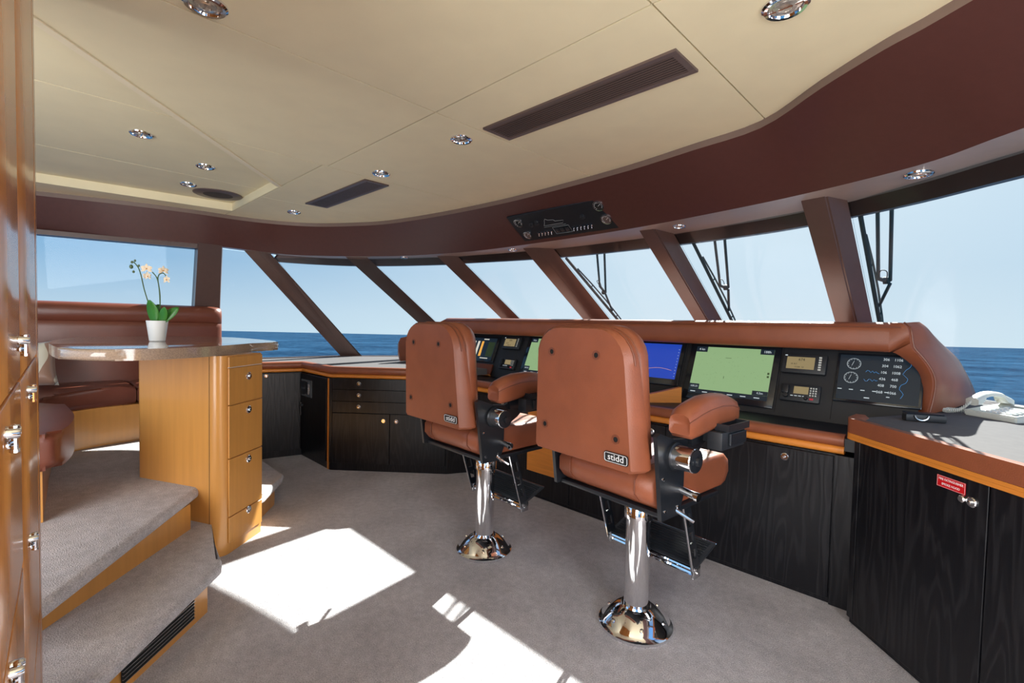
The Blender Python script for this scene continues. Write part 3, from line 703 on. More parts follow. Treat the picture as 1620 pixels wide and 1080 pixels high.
m = MB(); m.box((.07, .72, .024), (.15, .78, .03)); m.box((.07, .65, .024), (.15, .70, .028)); m.box((.17, .66, .024), (.21, .78, .03)); m.build('switch', 'black', pd, smooth=False, mtx=F)
m = MB(); m.box((.22, .66, .024), (.24, .76, .032)); m.build('rocker', 'chrome', pd, smooth=False, mtx=F)
m = MB(); m.tube([(.06, .56, .03), (.06, .50, .035), (.06, .43, .03)], .008, 8); m.lathe([(0, 0), (.02, 0), (.018, .02), (0, .022)], c=(.06, .53, .016), n=12); m.build('latch', 'black', lc, mtx=F)

dc = thing('drawer_cabinet', 'black oak cabinet with three drawers above two doors', 'cabinet', (-4.28, 1.95, 0))
I = Matrix.Translation((4.28, -1.95, 0))
D_ = (-3.45, 2.69); E_ = (-3.37, 2.86)
m = MB(); m.prism([(-4.275, 1.953), D_, E_, (-3.40, 3.3), (-4.3, 3.3)], 0, .86); m.build('body', 'oak', dc, smooth=False, mtx=I)
F, L = front((-4.28, 1.947), D_); F = I @ F
zz = (.867, .762, .652, .545)
for k in range(3): leaf_panel(dc, F, 'drawer', .03, L-.02, zz[k+1]+.003, zz[k], lock=(.28, (zz[k]+zz[k+1])/2+.005))
leaf_panel(dc, F, 'door', .03, .571, .075, .542, lock=(.515, .48)); leaf_panel(dc, F, 'door', .576, L-.02, .075, .542, lock=(.635, .478))
leaf_panel(dc, F, 'stile', .0, .026, .075, .867, 'oak', .012)

pct = thing('side_worktop', 'leather-edged grey worktop above the corner and drawer cabinets', 'worktop', (-4.6, 2.6, .86))
I = Matrix.Translation((4.6, -2.6, -.86))
edge = [(-5.11, 1.30), (-5.03, 1.62), (-4.945, 1.965), (-4.275, 1.960), (-3.46, 2.68), (-3.40, 2.80)]
m = MB(); m.prism(edge+[(-3.40, 3.12), (-4.14, 3.13), (-4.30, 4.4), (-4.75, 4.1), (-5.43, 2.92), (-5.53, 2.66), (-5.62, 1.39), (-5.60, 1.25)], .905, .962); m.build('top', 'counter', pct, smooth=False, mtx=I)
edge_roll(pct, edge, .905, .972, .03, 'leather', 'leather_edge', I)
edge_roll(pct, edge, .868, .904, .018, 'woodtrim', 'wood_edge', I)

# ------------------------------------------------------------------ helm console
con = thing('helm_console', 'wide black and leather helm console under the windscreen', 'console', (-1.9, 3.0, 0))
I = Matrix.Translation((1.9, -3.0, 0))
YF = 2.87
m = MB(); m.box((-3.36, YF, 0), (-.40, 3.28, .775)); m.build('body', 'oak', con, smooth=False, mtx=I)
F, L = front((-3.36, YF), (-.455, YF)); F = I @ F
ux = lambda x: x+3.36
for a, b, lk in ((-1.402, -.495, (-.716, .718)), (-2.16, -1.407, (-1.50, .718)), (-2.80, -2.165, (-2.25, .718)), (-3.35, -2.805, (-2.90, .718))):
    leaf_panel(con, F, 'door', ux(a), ux(b), .03, .765, lock=(ux(lk[0]), lk[1]))
leaf_panel(con, F, 'wood_panel', ux(-2.60), ux(-2.20), .21, .74, 'woodtrim', .020)
leaf_panel(con, F, 'stile', ux(-.49), ux(-.405), .0, .775)
m = MB(); m.box((-3.40, 2.86, .80), (-.41, 3.31, .862)); m.build('desk', 'dash', con, smooth=False, mtx=I)
ed = [(-3.40, 2.862), (-.452, 2.862)]
edge_roll(con, ed, .822, .880, .025, 'leather', 'leather_edge', I)
edge_roll(con, ed, .782, .821, .015, 'woodtrim', 'wood_edge', I)
# screen panel leaning back at 67 degrees
DF = frame((0, 3.30, .862), (1, 0, 0), (0, cos(radians(67)), sin(radians(67)))); DFI = I @ DF
m = MB(); m.box((-4.16, 0, -.02), (-.21, .50, 0)); m.build('dash_panel', 'dash', con, smooth=False, mtx=DFI)
V = lambda z: (z-.862)/sin(radians(67))
for xa in (-3.555, -3.17, -2.50, -1.545, -.90, -.60):
    m = MB(); m.box((xa-.0015, .02, 0), (xa+.0015, .46, .001)); m.build('panel_joint', 'ventd', con, smooth=False, mtx=DFI)
# wood wedge between the chart desks
m = MB(); m.hexa([(-1.76, 2.98, .862), (-1.50, 3.28, .862), (-1.53, 3.30, .862), (-1.79, 3.0, .862)], [(-1.76, 2.98, .885), (-1.50, 3.28, .975), (-1.53, 3.30, .975), (-1.79, 3.0, .885)])
m.build('wood_divider', 'woodtrim', con, smooth=False, mtx=I)
m = MB(); m.box((-4.14, V(.87), .0), (-3.54, V(.975), .03), r=.012); m.build('leather_pad', 'sofa', con, mtx=DFI)
m = MB(); m.box((-4.14, V(.86), .0), (-3.54, V(.872), .035)); m.build('wood_lip', 'woodtrim', con, smooth=False, mtx=DFI)

# leather hood
hd_ = thing('console_hood', 'padded brown leather hood over the screens with a curved right end', 'hood', (-2.0, 3.4, 1.3))
I = Matrix.Translation((2.0, -3.4, -1.3))
def hood_row(x, sc=1, zoff=0):
    P = [(3.48, 1.296), (3.43, 1.290), (3.378, 1.290), (3.360, 1.303), (3.352, 1.34), (3.355, 1.40), (3.362, 1.436), (3.385, 1.454), (3.43, 1.459), (3.55, 1.43), (3.75, 1.36), (4.0, 1.25), (4.25, 1.10), (4.42, .975)]
    return [(x, y, z) for y, z in P]
m = MB(); rows = [hood_row(x) for x in (-4.40, -3.7, -3, -2.4, -1.8, -1.2, -.7, -.42, -.35)]
m.grid(rows); m.build('hood_top', 'leather', hd_, mtx=I, angle=50)
# right flank: loft from front piping curve to forward edge
Afr = [(-.29, 3.385, 1.456), (-.262, 3.365, 1.43), (-.252, 3.36, 1.39), (-.239, 3.36, 1.322), (-.203, 3.36, 1.272), (-.165, 3.365, 1.207), (-.147, 3.37, 1.14), (-.152, 3.37, 1.055), (-.165, 3.36, .968)]
Bfr = [(-.24, 3.50, 1.445), (-.205, 3.58, 1.41), (-.165, 3.66, 1.365), (-.12, 3.82, 1.31), (-.075, 3.98, 1.245), (-.05, 4.1, 1.185), (-.022, 4.25, 1.11), (.0, 4.37, 1.04), (.02, 4.46, .968)]
Ain = [(-.35, 3.375, 1.294)]*2+[(-.35, 3.375, 1.292), (-.32, 3.385, 1.285), (-.265, 3.40, 1.24), (-.222, 3.40, 1.19), (-.205, 3.40, 1.13), (-.21, 3.40, 1.05), (-.222, 3.40, .968)]
Bin = [(p[0]-.04, p[1]+.05, p[2]-.03) for p in Bfr]
sm_ = lambda L_: [Vector(p) for p in smoothline(L_, 3)]
A1s, B1s, A0s = sm_(Afr), sm_(Bfr), sm_(Ain)
rows = []
for a, b, c in zip(A1s, B1s, A0s):
    mid = (a+b)/2+Vector((.035, 0, .012)); q1 = a*.75+b*.25+Vector((.03, 0, .008)); q3 = a*.25+b*.75+Vector((.022, 0, .006))
    lipp = a+Vector((-.012, -.012, 0))
    rows.append([lipp, a, q1, mid, q3, b])
m = MB(); m.grid(rows)
m.grid([[c, (c+a)/2+Vector((-.005, -.015, 0)), r[0]] for a, c, r in list(zip(A1s, A0s, rows))[8:]])
m.build('right_flank', 'leather', hd_, mtx=I, angle=70)
r1 = [Vector(p) for p in hood_row(-.35)]
def resample(P, n):
    L = [0]
    for a, b in zip(P, P[1:]): L.append(L[-1]+(b-a).length)
    out = []
    for k in range(n):
        t = L[-1]*k/(n-1); i = max(j for j in range(len(L)-1) if L[j] <= t+1e-9); out.append(P[i].lerp(P[i+1], (t-L[i])/(L[i+1]-L[i])))
    return out
m = MB(); m.grid([resample(r1[8:], len(B1s)), B1s])
m.face([r1[7], r1[8]]+[rows[0][k] for k in (5, 4, 3, 2, 1, 0)])
m.grid([resample(r1[1:8][::-1], 10), [rows[k][0] for k in range(10)]])
m.build('corner_pad', 'leather', hd_, mtx=I, angle=70)
m = MB(); m.tube(A1s, .006, 8); m.build('piping', 'seam', hd_, mtx=I)
m = MB(); m.tube([(-4.40, 3.357, 1.43), (-.30, 3.357, 1.43)], .003, 6); m.build('piping', 'seam', hd_, mtx=I)
# left end wing
m = MB(); rows = []
L0 = [(-4.39, 3.36, 1.303), (-4.39, 3.352, 1.34), (-4.39, 3.355, 1.40), (-4.39, 3.385, 1.454), (-4.40, 3.55, 1.43), (-4.40, 3.8, 1.33), (-4.40, 4.35, .975)]
L1 = [(-4.41, 3.30, 1.22), (-4.42, 3.28, 1.28), (-4.43, 3.28, 1.36), (-4.44, 3.32, 1.41), (-4.45, 3.5, 1.38), (-4.46, 3.8, 1.25), (-4.47, 4.3, .975)]
L2 = [(-4.44, 3.05, .975), (-4.45, 3.02, 1.1), (-4.46, 3.04, 1.22), (-4.47, 3.08, 1.28), (-4.48, 3.3, 1.24), (-4.49, 3.7, 1.1), (-4.50, 4.2, .972)]
L3 = [(-4.47, 2.82, .972), (-4.475, 2.80, 1.08), (-4.48, 2.80, 1.18), (-4.49, 2.83, 1.225), (-4.50, 3.1, 1.18), (-4.51, 3.5, 1.08), (-4.52, 4.0, .968)]
L4 = [(p[0]-.05, p[1]+.02, max(.968, p[2]-.03)) for p in L3]
L5 = [(p[0]-.02, p[1]+.06, .968) for p in L4]
m.grid([L0, L1, L2, L3, L4, L5]); m.build('left_flank', 'leather', hd_, mtx=I, angle=80)

# ------------------------------------------------------------------ instruments on the dash
def device(name, label, cat, x0, x1, z0, z1, depth=.012, body='sblack', group=None, r=.006):
    t = thing(name, label, cat, (0, 0, 0), 0, group)
    c = DF @ Vector(((x0+x1)/2, (V(z0)+V(z1))/2, 0)); t.location = c
    X = Matrix.Translation(-c) @ DF
    m = MB(); m.box((x0, V(z0), 0.0005), (x1, V(z1), depth), r=min(r, depth*.45), seg=2); m.build('bezel', body, t, mtx=X)
    return t, X
def rect(par, X, name, m_, x0, x1, z0, z1, d, t=.0012):
    m = MB(); m.box((x0, V(z0), d), (x1, V(z1), d+t)); return m.build(name, m_, par, smooth=False, mtx=X)
def marks(par, X, name, m_, quads, d):
    m = MB()
    for x0, x1, z0, z1 in quads: m.box((x0, V(z0), d), (x1, V(z1), d+.0008))
    return m.build(name, m_, par, smooth=False, mtx=X)
def txt(par, X, body, x, z, size, m_, d, xs=1, align='CENTER'):
    return text('lettering', body, size, m_, par, X @ Matrix.Translation((x, V(z), d)), .0004, align, xs)
# green chart plotter, right
def chart(x0, x1, label, full=True):
    t, X = device('chart_display', label, 'screen', x0, x1, .895, 1.288, .014, 'sblack', None)
    s = rect(t, X, 'screen', 'sgreen', x0+.045, x1-.04, .965, 1.262, .014)
    q = [(x0+.045, x0+.125, 1.225, 1.262), (x1-.125, x1-.04, 1.228, 1.262), (x0+.045, x0+.115, .965, 1.0), (x1-.135, x1-.04, .965, .992)]
    for qq in q: marks(t, X, 'corner_box', 'sdark', [qq], .0152)
    marks(t, X, 'menu_bar', 'sdark', [(x0+.045, x1-.04, .935, .964)], .0145)
    txt(t, X, '4 kn', x0+.085, 1.243, .024, 'pix', .0162); txt(t, X, '188h', x1-.082, 1.245, .024, 'pix', .0162)
    txt(t, X, '109.31', x0+.08, .982, .02, 'pix', .0162); txt(t, X, '4.5m', x1-.088, .978, .02, 'pix', .0162)
    marks(t, X, 'menu_label', 'pix', [(x0+.06+k*.085, x0+.095+k*.085, .945, .950) for k in range(6)], .0158)
    rs = random.Random(3); qs = []
    for k in range(60):
        x = rs.uniform(x0+.07, x1-.07); z = rs.uniform(1.005, 1.22); w = rs.uniform(.001, .0025); qs.append((x, x+w, z, z+.002))
    qs += [(x0+.27, x0+.273, 1.05, 1.066), (x1-.062, x1-.05, 1.10, 1.113), (x1-.062, x1-.05, 1.08, 1.092), (x0+.26, x0+.30, 1.19, 1.192)]
    marks(t, X, 'sounding', 'stem', qs, .0153)
    return t
chart(-1.515, -.91, 'large green chart screen right of the right chair')
chart(-3.155, -2.55, 'green chart screen mostly hidden behind the right chair')
t, X = device('sonar_display', 'dark blue sonar screen between the two chairs and the green chart', 'screen', -2.25, -1.56, .965, 1.288, .014)
rect(t, X, 'screen', 'sblue', -2.22, -1.59, 1.012, 1.268, .014)
m = MB(); pts = [(-2.2+k*.03, V(1.075+.012*sin(k*.5)+(.03 if k < 6 else 0)), .0158) for k in range(20)]; m.tube(pts, .0012, 4); m.build('seabed_trace', 'pixo', t, mtx=X)
marks(t, X, 'scale_mark', 'pix', [(-1.605, -1.600, 1.03+k*.022, 1.034+k*.022) for k in range(10)], .0152)
t, X = device('engine_display', 'dark engine monitor with five upright white and orange bars', 'screen', -4.165, -3.56, .995, 1.262, .014)
rect(t, X, 'screen', 'sdark', -4.13, -3.60, 1.015, 1.24, .014)
for k in range(5):
    x = -4.075+k*.064
    rect(t, X, 'bar', 'pixo', x, x+.036, 1.05, 1.13 if k in (1, 2) else 1.10, .0155) if k != 0 and k != 3 else None
    rect(t, X, 'bar', 'pixw' if k not in (4,) else 'pixo', x, x+.032, 1.05 if k in (0, 3) else (1.13 if k in (1, 2) else 1.10), 1.205, .0155)
rect(t, X, 'map_inset', 'stem', -3.71, -3.61, 1.05, 1.20, .0155)
marks(t, X, 'caption', 'pixw', [(-3.80, -3.72, 1.222, 1.232), (-3.78, -3.66, 1.028, 1.036)], .0155)
# navtex-like receivers and radios
def lcdset(x0, z0, label, big=True):
    if big:
        t, X = device('navigation_receiver', label, 'instrument', x0, x0+.245, z0, z0+.118, .035, 'blackp', None, .008)
        rect(t, X, 'lcd', 'lcd', x0+.028, x0+.182, z0+.025, z0+.098, .035)
        txt(t, X, '674', x0+.11, z0+.082, .024, 'dark', .0364); txt(t, X, 'H: 8.7', x0+.07, z0+.055, .014, 'dark', .0364)
        txt(t, X, '12.04  15', x0+.10, z0+.036, .014, 'dark', .0364)
        for k in range(6): rect(t, X, 'key', 'phone', x0+.203, x0+.218, z0+.022+k*.0145, z0+.031+k*.0145, .034, .005)
        marks(t, X, 'badge', 'pix', [(x0+.014, x0+.028, z0+.104, z0+.110)], .035)
    else:
        t, X = device('vhf_radio', label, 'instrument', x0, x0+.218, z0, z0+.102, .03, 'blackp', None, .008)
        rect(t, X, 'lcd', 'lcd', x0+.075, x0+.155, z0+.045, z0+.088, .03)
        for r in range(4):
            for c in range(3): rect(t, X, 'key', 'phone', x0+.163+c*.014, x0+.171+c*.014, z0+.036+r*.014, z0+.044+r*.014, .03, .004)
        rect(t, X, 'key', 'pixr', x0+.165, x0+.185, z0+.014, z0+.024, .03, .004)
        m = MB(); m.lathe([(.016, 0), (.014, .018), (0, .02)], c=(x0+.035, V(z0+.03), .03), n=16); m.lathe([(.012, 0), (.010, .018), (0, .02)], c=(x0+.145, V(z0+.022), .03), n=14); m.build('dial', 'black', t, mtx=X)
        m = MB(); m.box((x0+.012, V(z0+.04), .03), (x0+.05, V(z0+.092), .05), r=.006); m.build('handset_clip', 'black', t, mtx=X)
        marks(t, X, 'label_strip', 'pix', [(x0+.06+k*.022, x0+.075+k*.022, z0+.030, z0+.034) for k in range(4)], .0302)
    return t
lcdset(-.893, 1.121, 'small amber lcd receiver right of the large green chart')
lcdset(-.878, .953, 'black radio with number keys below the amber lcd, right console', False)
lcdset(-3.485, 1.14, 'small amber lcd receiver right of the engine bars screen')
lcdset(-3.445, .945, 'black radio below the amber lcd, left console', False)
# dark multifunction display at the right
t, X = device('radar_display', 'dark instrument screen with dials and rows of small figures, far right', 'screen', -.600, -.195, .985, 1.268, .014)
rect(t, X, 'screen', 'sdark', -.585, -.21, 1.0, 1.255, .014)
for cx, cz in ((-.515, 1.205), (-.522, 1.125)):
    m = MB()
    for k in range(24):
        a = 2*pi*k/24; rr = .030 if k % 2 else .026
        c0 = Vector((cx+cos(a)*rr, V(cz)+sin(a)*rr, .0155)); c1 = Vector((cx+cos(a)*.034, V(cz)+sin(a)*.034, .0155)); m.tube([c0, c1], .0013, 4)
    m.tube([(cx+cos(2*pi*k/24)*.034, V(cz)+sin(2*pi*k/24)*.034, .0155) for k in range(24)], .0007, 4, closed=True)
    m.tube([(cx-.01, V(cz)-.012, .0155), (cx, V(cz)+.018, .0155)], .001, 4)
    m.build('dial', 'pix', t, mtx=X)
for k in range(6):
    zc = 1.238-k*.0365
    txt(t, X, ('306', '304', '106', '436', '408', '368')[k], -.365-.0035*k, zc, .022, 'pix', .0156, .9)
    txt(t, X, ('1106', '1062', '1008', '468', '700', '1066')[k], -.31-.0035*k, zc, .022, 'pix', .0156, .9)
rs = random.Random(5)
m = MB(); m.tube([(-.265+.012*sin(k*.9)-.0015*k+rs.uniform(-.004, .004), V(1.235-k*.012), .0156) for k in range(18)], .0011, 4)
m.tube([(-.455+k*.008, V(1.165+rs.uniform(-.008, .008)), .0156) for k in range(9)], .0012, 4)
m.tube([(-.46+k*.008, V(1.115+rs.uniform(-.008, .008)), .0156) for k in range(9)], .0012, 4); m.build('trace', 'pixb', t, mtx=X)
marks(t, X, 'menu_label', 'pix', [(-.58+k*.055, -.56+k*.055, 1.055-.0*k, 1.059) for k in range(5)]+[(-.45, -.425, 1.015, 1.02), (-.35, -.335, 1.03, 1.034)], .0154)

# ------------------------------------------------------------------ right (starboard) cabinet and worktop
rc = thing('starboard_cabinet', 'black oak cabinet below the phone with a red sign', 'cabinet', (.2, 2.2, 0))
I = Matrix.Translation((-.2, -2.2, 0))
Q0, Q1 = (-.385, 2.763), (.86, 1.518)
m = MB(); m.prism([Q0, Q1, (1.8, 1.5), (1.8, 2.75), (.85, 3.6), (.05, 4.3), (-.13, 3.4), (-.405, 2.90)], 0, .879); m.build('body', 'oak', rc, smooth=False, mtx=I)
F, L = front(Q0, Q1); F = I @ F
u_ = lambda x: (x-Q0[0])*sqrt(2)
leaf_panel(rc, F, 'stile', .0, .035, .03, .88)
leaf_panel(rc, F, 'door', .040, u_(.064)-.003, .03, .88)
leaf_panel(rc, F, 'door', u_(.064)+.003, u_(.064)+.62, .03, .88)
leaf_panel(rc, F, 'door', u_(.064)+.626, L, .03, .88)
lk = bpy.data.objects.new('lock', None); COL.objects.link(lk); lk.parent = rc
knob(lk, F @ Matrix.Translation((u_(.019)+.006, .803, .016)), 'lock_plate', .019)
m = MB(); m.lathe([(.013, 0), (.013, .012), (.010, .015), (0, .015)], c=(u_(.019)-.024, .804, .016), n=14); m.build('button', 'chrome', lk, mtx=F)
sg = bpy.data.objects.new('red_sign', None); COL.objects.link(sg); sg.parent = rc; sg['label'] = 'red sign reading FIRE EXTINGUISHER SMOKE HOOD'
a0, a1 = u_(-.075), u_(.005)
m = MB(); m.box((a0, .818, .0165), (a1, .861, .018)); m.build('plate', 'red', sg, smooth=False, mtx=F)
m = MB()
for q in ((a0+.002, .859, a1-.002, .8597), (a0+.002, .8195, a1-.002, .8202), (a0+.0015, .8195, a0+.0022, .8597), (a1-.0022, .8195, a1-.0015, .8597)): m.box((q[0], q[1], .018), (q[2], q[3], .0183))
m.build('border', 'ink', sg, smooth=False, mtx=F)
text('lettering', 'FIRE EXTINGUISHER', .0125, 'ink', sg, F @ Matrix.Translation(((a0+a1)/2, .849, .0182)), .0003, xs=.88)
text('lettering', 'SMOKE HOOD', .0125, 'ink', sg, F @ Matrix.Translation(((a0+a1)/2, .831, .0182)), .0003, xs=.88)
rw = thing('starboard_worktop', 'leather-edged grey worktop holding the phone', 'worktop', (.2, 3.0, .885))
I = Matrix.Translation((-.2, -3.0, -.885))
cor = roundcorner(Vector((-.40, 3.0)), Vector((-.405, 2.80)), Vector((.9, 1.495)), .035, 5)
edge = [(-.395, 2.95)]+cor+[(.9, 1.497)]
m = MB(); m.prism(edge+[(1.85, 1.45), (1.85, 2.86), (.93, 3.66), (.04, 4.50), (-.10, 4.50), (-.20, 3.36)], .91, .966); m.build('top', 'counter', rw, smooth=False, mtx=I)
edge_roll(rw, edge, .912, .982, .032, 'leather', 'leather_edge', I)
edge_roll(rw, edge, .896, .911, .024, 'woodtrim', 'wood_edge', I)
edge_roll(rw, edge, .880, .8955, .014, 'woodtrim', 'wood_edge', I)

# ------------------------------------------------------------------ desk phone, black case
ph = thing('desk_phone', 'ivory desk phone with handset and coiled cord on the right worktop', 'phone', (.13, 3.55, .967), radians(-38))
def slab(x0, x1, y0, y1, za, zb, base=0):   # wedge: height za at y0, zb at y1
    m = MB(); v = m.hexa([(x0, y0, base), (x1, y0, base), (x1, y1, base), (x0, y1, base)], [(x0, y0, za), (x1, y0, za), (x1, y1, zb), (x0, y1, zb)])
    bmesh.ops.bevel(m.bm, geom=list(m.bm.edges), offset=.006, segments=2, affect='EDGES'); return m
slab(-.12, .12, -.115, .115, .03, .062).build('base', 'phone', ph)
sl_ = (.062-.03)/.23; zt = lambda y: .03+sl_*(y+.115)
for r in range(5):
    for c in range(5):
        x = -.035+c*.029; y = -.09+r*.027; m = MB(); m.box((x, y, zt(y)-.001), (x+.021, y+.017, zt(y)+.007), r=.002, seg=1)
        m.build('key', 'white' if c < 4 else 'key', ph, smooth=False)
m = MB(); m.box((-.035, .06, zt(.06)), (.10, .10, zt(.1)+.006), r=.003); m.build('display_panel', 'key', ph)
m = MB(); rows = []
for i in range(13):
    t = i/12; y = -.11+.22*t; z = .088+.030*sin(pi*t); w = .026 if .2 < t < .8 else .032; h = .013 if .2 < t < .8 else .02
    if t < .22 or t > .78: z -= .012
    rows.append([(-.085+a*w/.5*.5, y, z+b*h) for a, b in ((-1, -.7), (-1, .5), (-.5, 1), (.5, 1), (1, .5), (1, -.7), (.5, -1), (-.5, -1))])
m.grid(rows, cap=True, ring=True); m.build('handset', 'phone', ph, angle=60)
m = MB(); m.lathe([(.026, 0), (.024, .022)], c=(-.085, -.085, .062), n=16); m.lathe([(.026, 0), (.024, .022)], c=(-.085, .085, .07), n=16); m.build('cradle', 'phone', ph)
m = MB(); path = smoothline([(-.085, -.12, .075), (-.11, -.15, .03), (-.15, -.17, .014), (-.19, -.16, .014), (-.20, -.12, .014), (-.17, -.09, .014), (-.13, -.06, .016)], 6)
pts = []; tot = 0; P = [Vector(p) for p in path]
for i in range(len(P)-1):
    d = (P[i+1]-P[i]); a = d.normalized().orthogonal().normalized(); b = d.normalized().cross(Vector((0, 0, 1))).normalized(); cc = Vector((0, 0, 1))
    for k in range(8):
        tot += 2*pi/8; pts.append(P[i]+d*(k/8)+b*cos(tot)*.009+cc*sin(tot)*.009)
m.tube(pts, .0028, 5); m.build('coiled_cord', 'phone', ph)
bb = thing('instrument_case', 'small grey half-round case on the right worktop', 'case', (-.175, 3.09, .967), radians(25))
m = MB(); pl = [(-.08, -.035), (.08, -.035), (.085, .0), (.06, .045), (.02, .062), (-.02, .062), (-.06, .045), (-.085, .0)]; m.prism(pl, 0, .036, r=.006, seg=2); m.build('body', 'blackp', bb)
m = MB(); m.tube([(-.02+cos(pi*k/10)*.028, -.041, .032-sin(pi*k/10)*.024) for k in range(11)], .004, 6); m.build('ring', 'steel', bb)
m = MB(); m.box((-.075, -.03, .036), (.075, .03, .040), r=.002, seg=1); m.build('lid', 'black', bb)

# ------------------------------------------------------------------ helm chairs
def make_chair(label):
    c = thing('helm_chair', label, 'chair', (0, 0, 0), 0, 'helm chairs at the console')
    m = MB(); m.lathe([(.168, 0), (.172, .006), (.170, .016), (.158, .022), (.150, .032), (.125, .062), (.088, .092), (.070, .100), (.066, .108)], n=40)
    for k in range(6):
        a = 2*pi*k/6+.3; m.lathe([(0, 0), (.010, 0), (.009, .007), (0, .009)], c=(.132*cos(a), .132*sin(a), .052), axis=(cos(a)*.65, sin(a)*.65, .75), n=8)
    m.build('base', 'chrome', c)
    m = MB(); m.lathe([(.0565, .10), (.0565, .512), (.066, .515), (.066, .568), (.062, .574), (.050, .575), (.050, .635)], n=32); m.build('pedestal', 'chrome', c)
    m = MB(); m.tube([(.05, .03, .60), (.10, .04, .615), (.13, .05, .61)], .006, 8); m.lathe([(0, -.012), (.012, -.006), (.012, .006), (0, .012)], c=(.135, .05, .61), axis=(1, 0, 0), n=10)
    m.tube([(.085, .0, .60), (.085, -.03, .575)], .006, 8); m.tube([(.085, .02, .59), (.085, .05, .56)], .006, 8)
    m.build('swivel_lever', 'chrome', c)
    # seat plate and side brackets
    m = MB(); m.box((-.27, -.245, .652), (.27, .22, .672), r=.004); m.box((-.12, -.12, .62), (.12, .12, .655), r=.006)
    m.build('seat_plate', 'black', c)
    for s in (-1, 1):
        m = MB(); P = [(-.27, .655), (-.15, .655), (-.12, .72), (-.12, .83), (-.02, .88), (.10, .975), (-.02, .985), (-.12, .955), (-.2, .965), (-.30, 1.0), (-.32, .99), (-.29, .80)]
        x0, x1 = (.272, .290) if s > 0 else (-.290, -.272)
        m.hexa([(x0, y, z) for y, z in P], [(x1, y, z) for y, z in P]); b = m.build('side_bracket', 'black', c, smooth=False)
        m = MB(); m.lathe([(0, 0), (.056, 0), (.056, .012), (.050, .014)], c=(.29*s, -.20, .90), axis=(s, 0, 0), n=28); m.build('pivot_ring', 'black', b)
        m = MB(); m.lathe([(.047, 0), (.047, .075), (.044, .078)], c=(.302*s, -.20, .90), axis=(s, 0, 0), n=28); m.build('recline_drum', 'chrome', b)
        m = MB(); m.lathe([(.0445, 0), (.0445, .006), (.018, .009), (.016, .02), (0, .022)], c=(.380*s, -.20, .90), axis=(s, 0, 0), n=24)
        m.box((.385*s-.006, -.235, .892), (.385*s+.006, -.165, .908), r=.002); m.build('recline_knob', 'black', b)
        m = MB(); m.tube([(.285*s, -.14, .755), (.355*s, -.14, .745)], .016, 12); m.lathe([(.019, 0), (.019, .012), (0, .013)], c=(.355*s, -.14, .745), axis=(s, 0, -.15), n=14); m.build('seat_lever', 'chrome', b)
        m = MB(); m.tube([(.28*s, -.17, .68), (.345*s, -.13, .64)], .008, 8); m.build('height_lever', 'chrome', b)
        for yy, zz_ in ((-.25, .69), (-.16, .69), (-.27, .82)):
            m = MB(); m.lathe([(.007, 0), (.006, .004), (0, .005)], c=(.29*s, yy, zz_), axis=(s, 0, 0), n=10); m.build('screw', 'chrome', b)
    # seat cushion
    m = MB(); rows = []
    for y, zt_, w in ((-.262, .765, .240), (-.275, .80, .245), (-.25, .835, .25), (-.15, .84, .252), (.0, .825, .255), (.15, .825, .26), (.25, .83, .262), (.315, .815, .26), (.345, .77, .25), (.33, .715, .245), (.29, .685, .24)):
        rows.append((y, zt_, w))
    prof = [(-.255, .70), (-.285, .735), (-.285, .79), (-.25, .828), (-.12, .838), (.05, .822), (.2, .828), (.30, .82), (.345, .785), (.35, .735), (.32, .692), (.28, .678), (-.22, .676)]
    G = []
    for x, q in ((-.262, .80), (-.258, .93), (-.245, 1), (-.12, 1.0), (0, .985), (.12, 1.0), (.245, 1), (.258, .93), (.262, .80)):
        cy, cz = .03, .755; G.append([(x, cy+(y-cy)*(q if abs(x) > .25 else 1), cz+(z-cz)*q) for y, z in prof])
    m.grid(G, cap=True, ring=True); sc = m.build('seat_cushion', 'leather', c, angle=75)
    for x in (-.20, .03, .20):
        m = MB(); m.lathe([(.008, 0), (.007, .003), (.003, .003), (.003, .001), (0, .001)], c=(x, -.281, .745), axis=(0, -1, -.1), n=12); m.build('button', 'chrome', sc)
    m = MB(); m.tube([(-.175, y-.003*(1 if y < 0 else -1), z) for y, z in prof[:9]], .0022, 5); m.build('seat_seam', 'seam', sc)
    m = MB(); m.tube([(.175, y-.003*(1 if y < 0 else -1), z) for y, z in prof[:9]], .0022, 5); m.build('seat_seam', 'seam', sc)
    # backrest, leaning back slightly: built in x / height, y = depth
    H0, H1 = .838, 1.402
    def outline(wb, wt, z0, z1, rt_, rb, n=6):
        pts = []
        for k in range(n+1):
            a = radians(90*k/n); pts.append((wt-rt_+sin(pi/2-a)*0+cos(a)*rt_, z1-rt_+sin(a)*rt_))
        for k in range(n+1):
            a = radians(90+90*k/n); pts.append((-wt+rt_+cos(a)*rt_, z1-rt_+sin(a)*rt_))
        pts += [(-wb, z0+rb), (-wb+rb, z0), (wb-rb, z0), (wb, z0+rb)]
        return pts
    lean = lambda z: -(z-.78)*.06
    BX = -.047
    def ringat(o, y): return [(x+BX, y+lean(z), z) for x, z in o]
    m = MB()
    oR = outline(.264, .238, H0+.004, H1-.012, .135, .012); oM = outline(.292, .266, H0-.0, H1-.004, .145, .010); oF = outline(.292, .268, H0, H1-.004, .145, .012)
    oC = outline(.268, .242, H0+.0, H1-.009, .137, .012)
    wedge = lambda R, k: [(x, y+k*max(0, 1.30-z), z) for x, y, z in R]
    m.grid([ringat(oR, -.372), ringat(oC, -.366), wedge(ringat(oM, -.342), .07), wedge(ringat(oF, -.318), .09)], cap=True, ring=True)
    bs = m.build('back_shell', 'leather', c, angle=28)
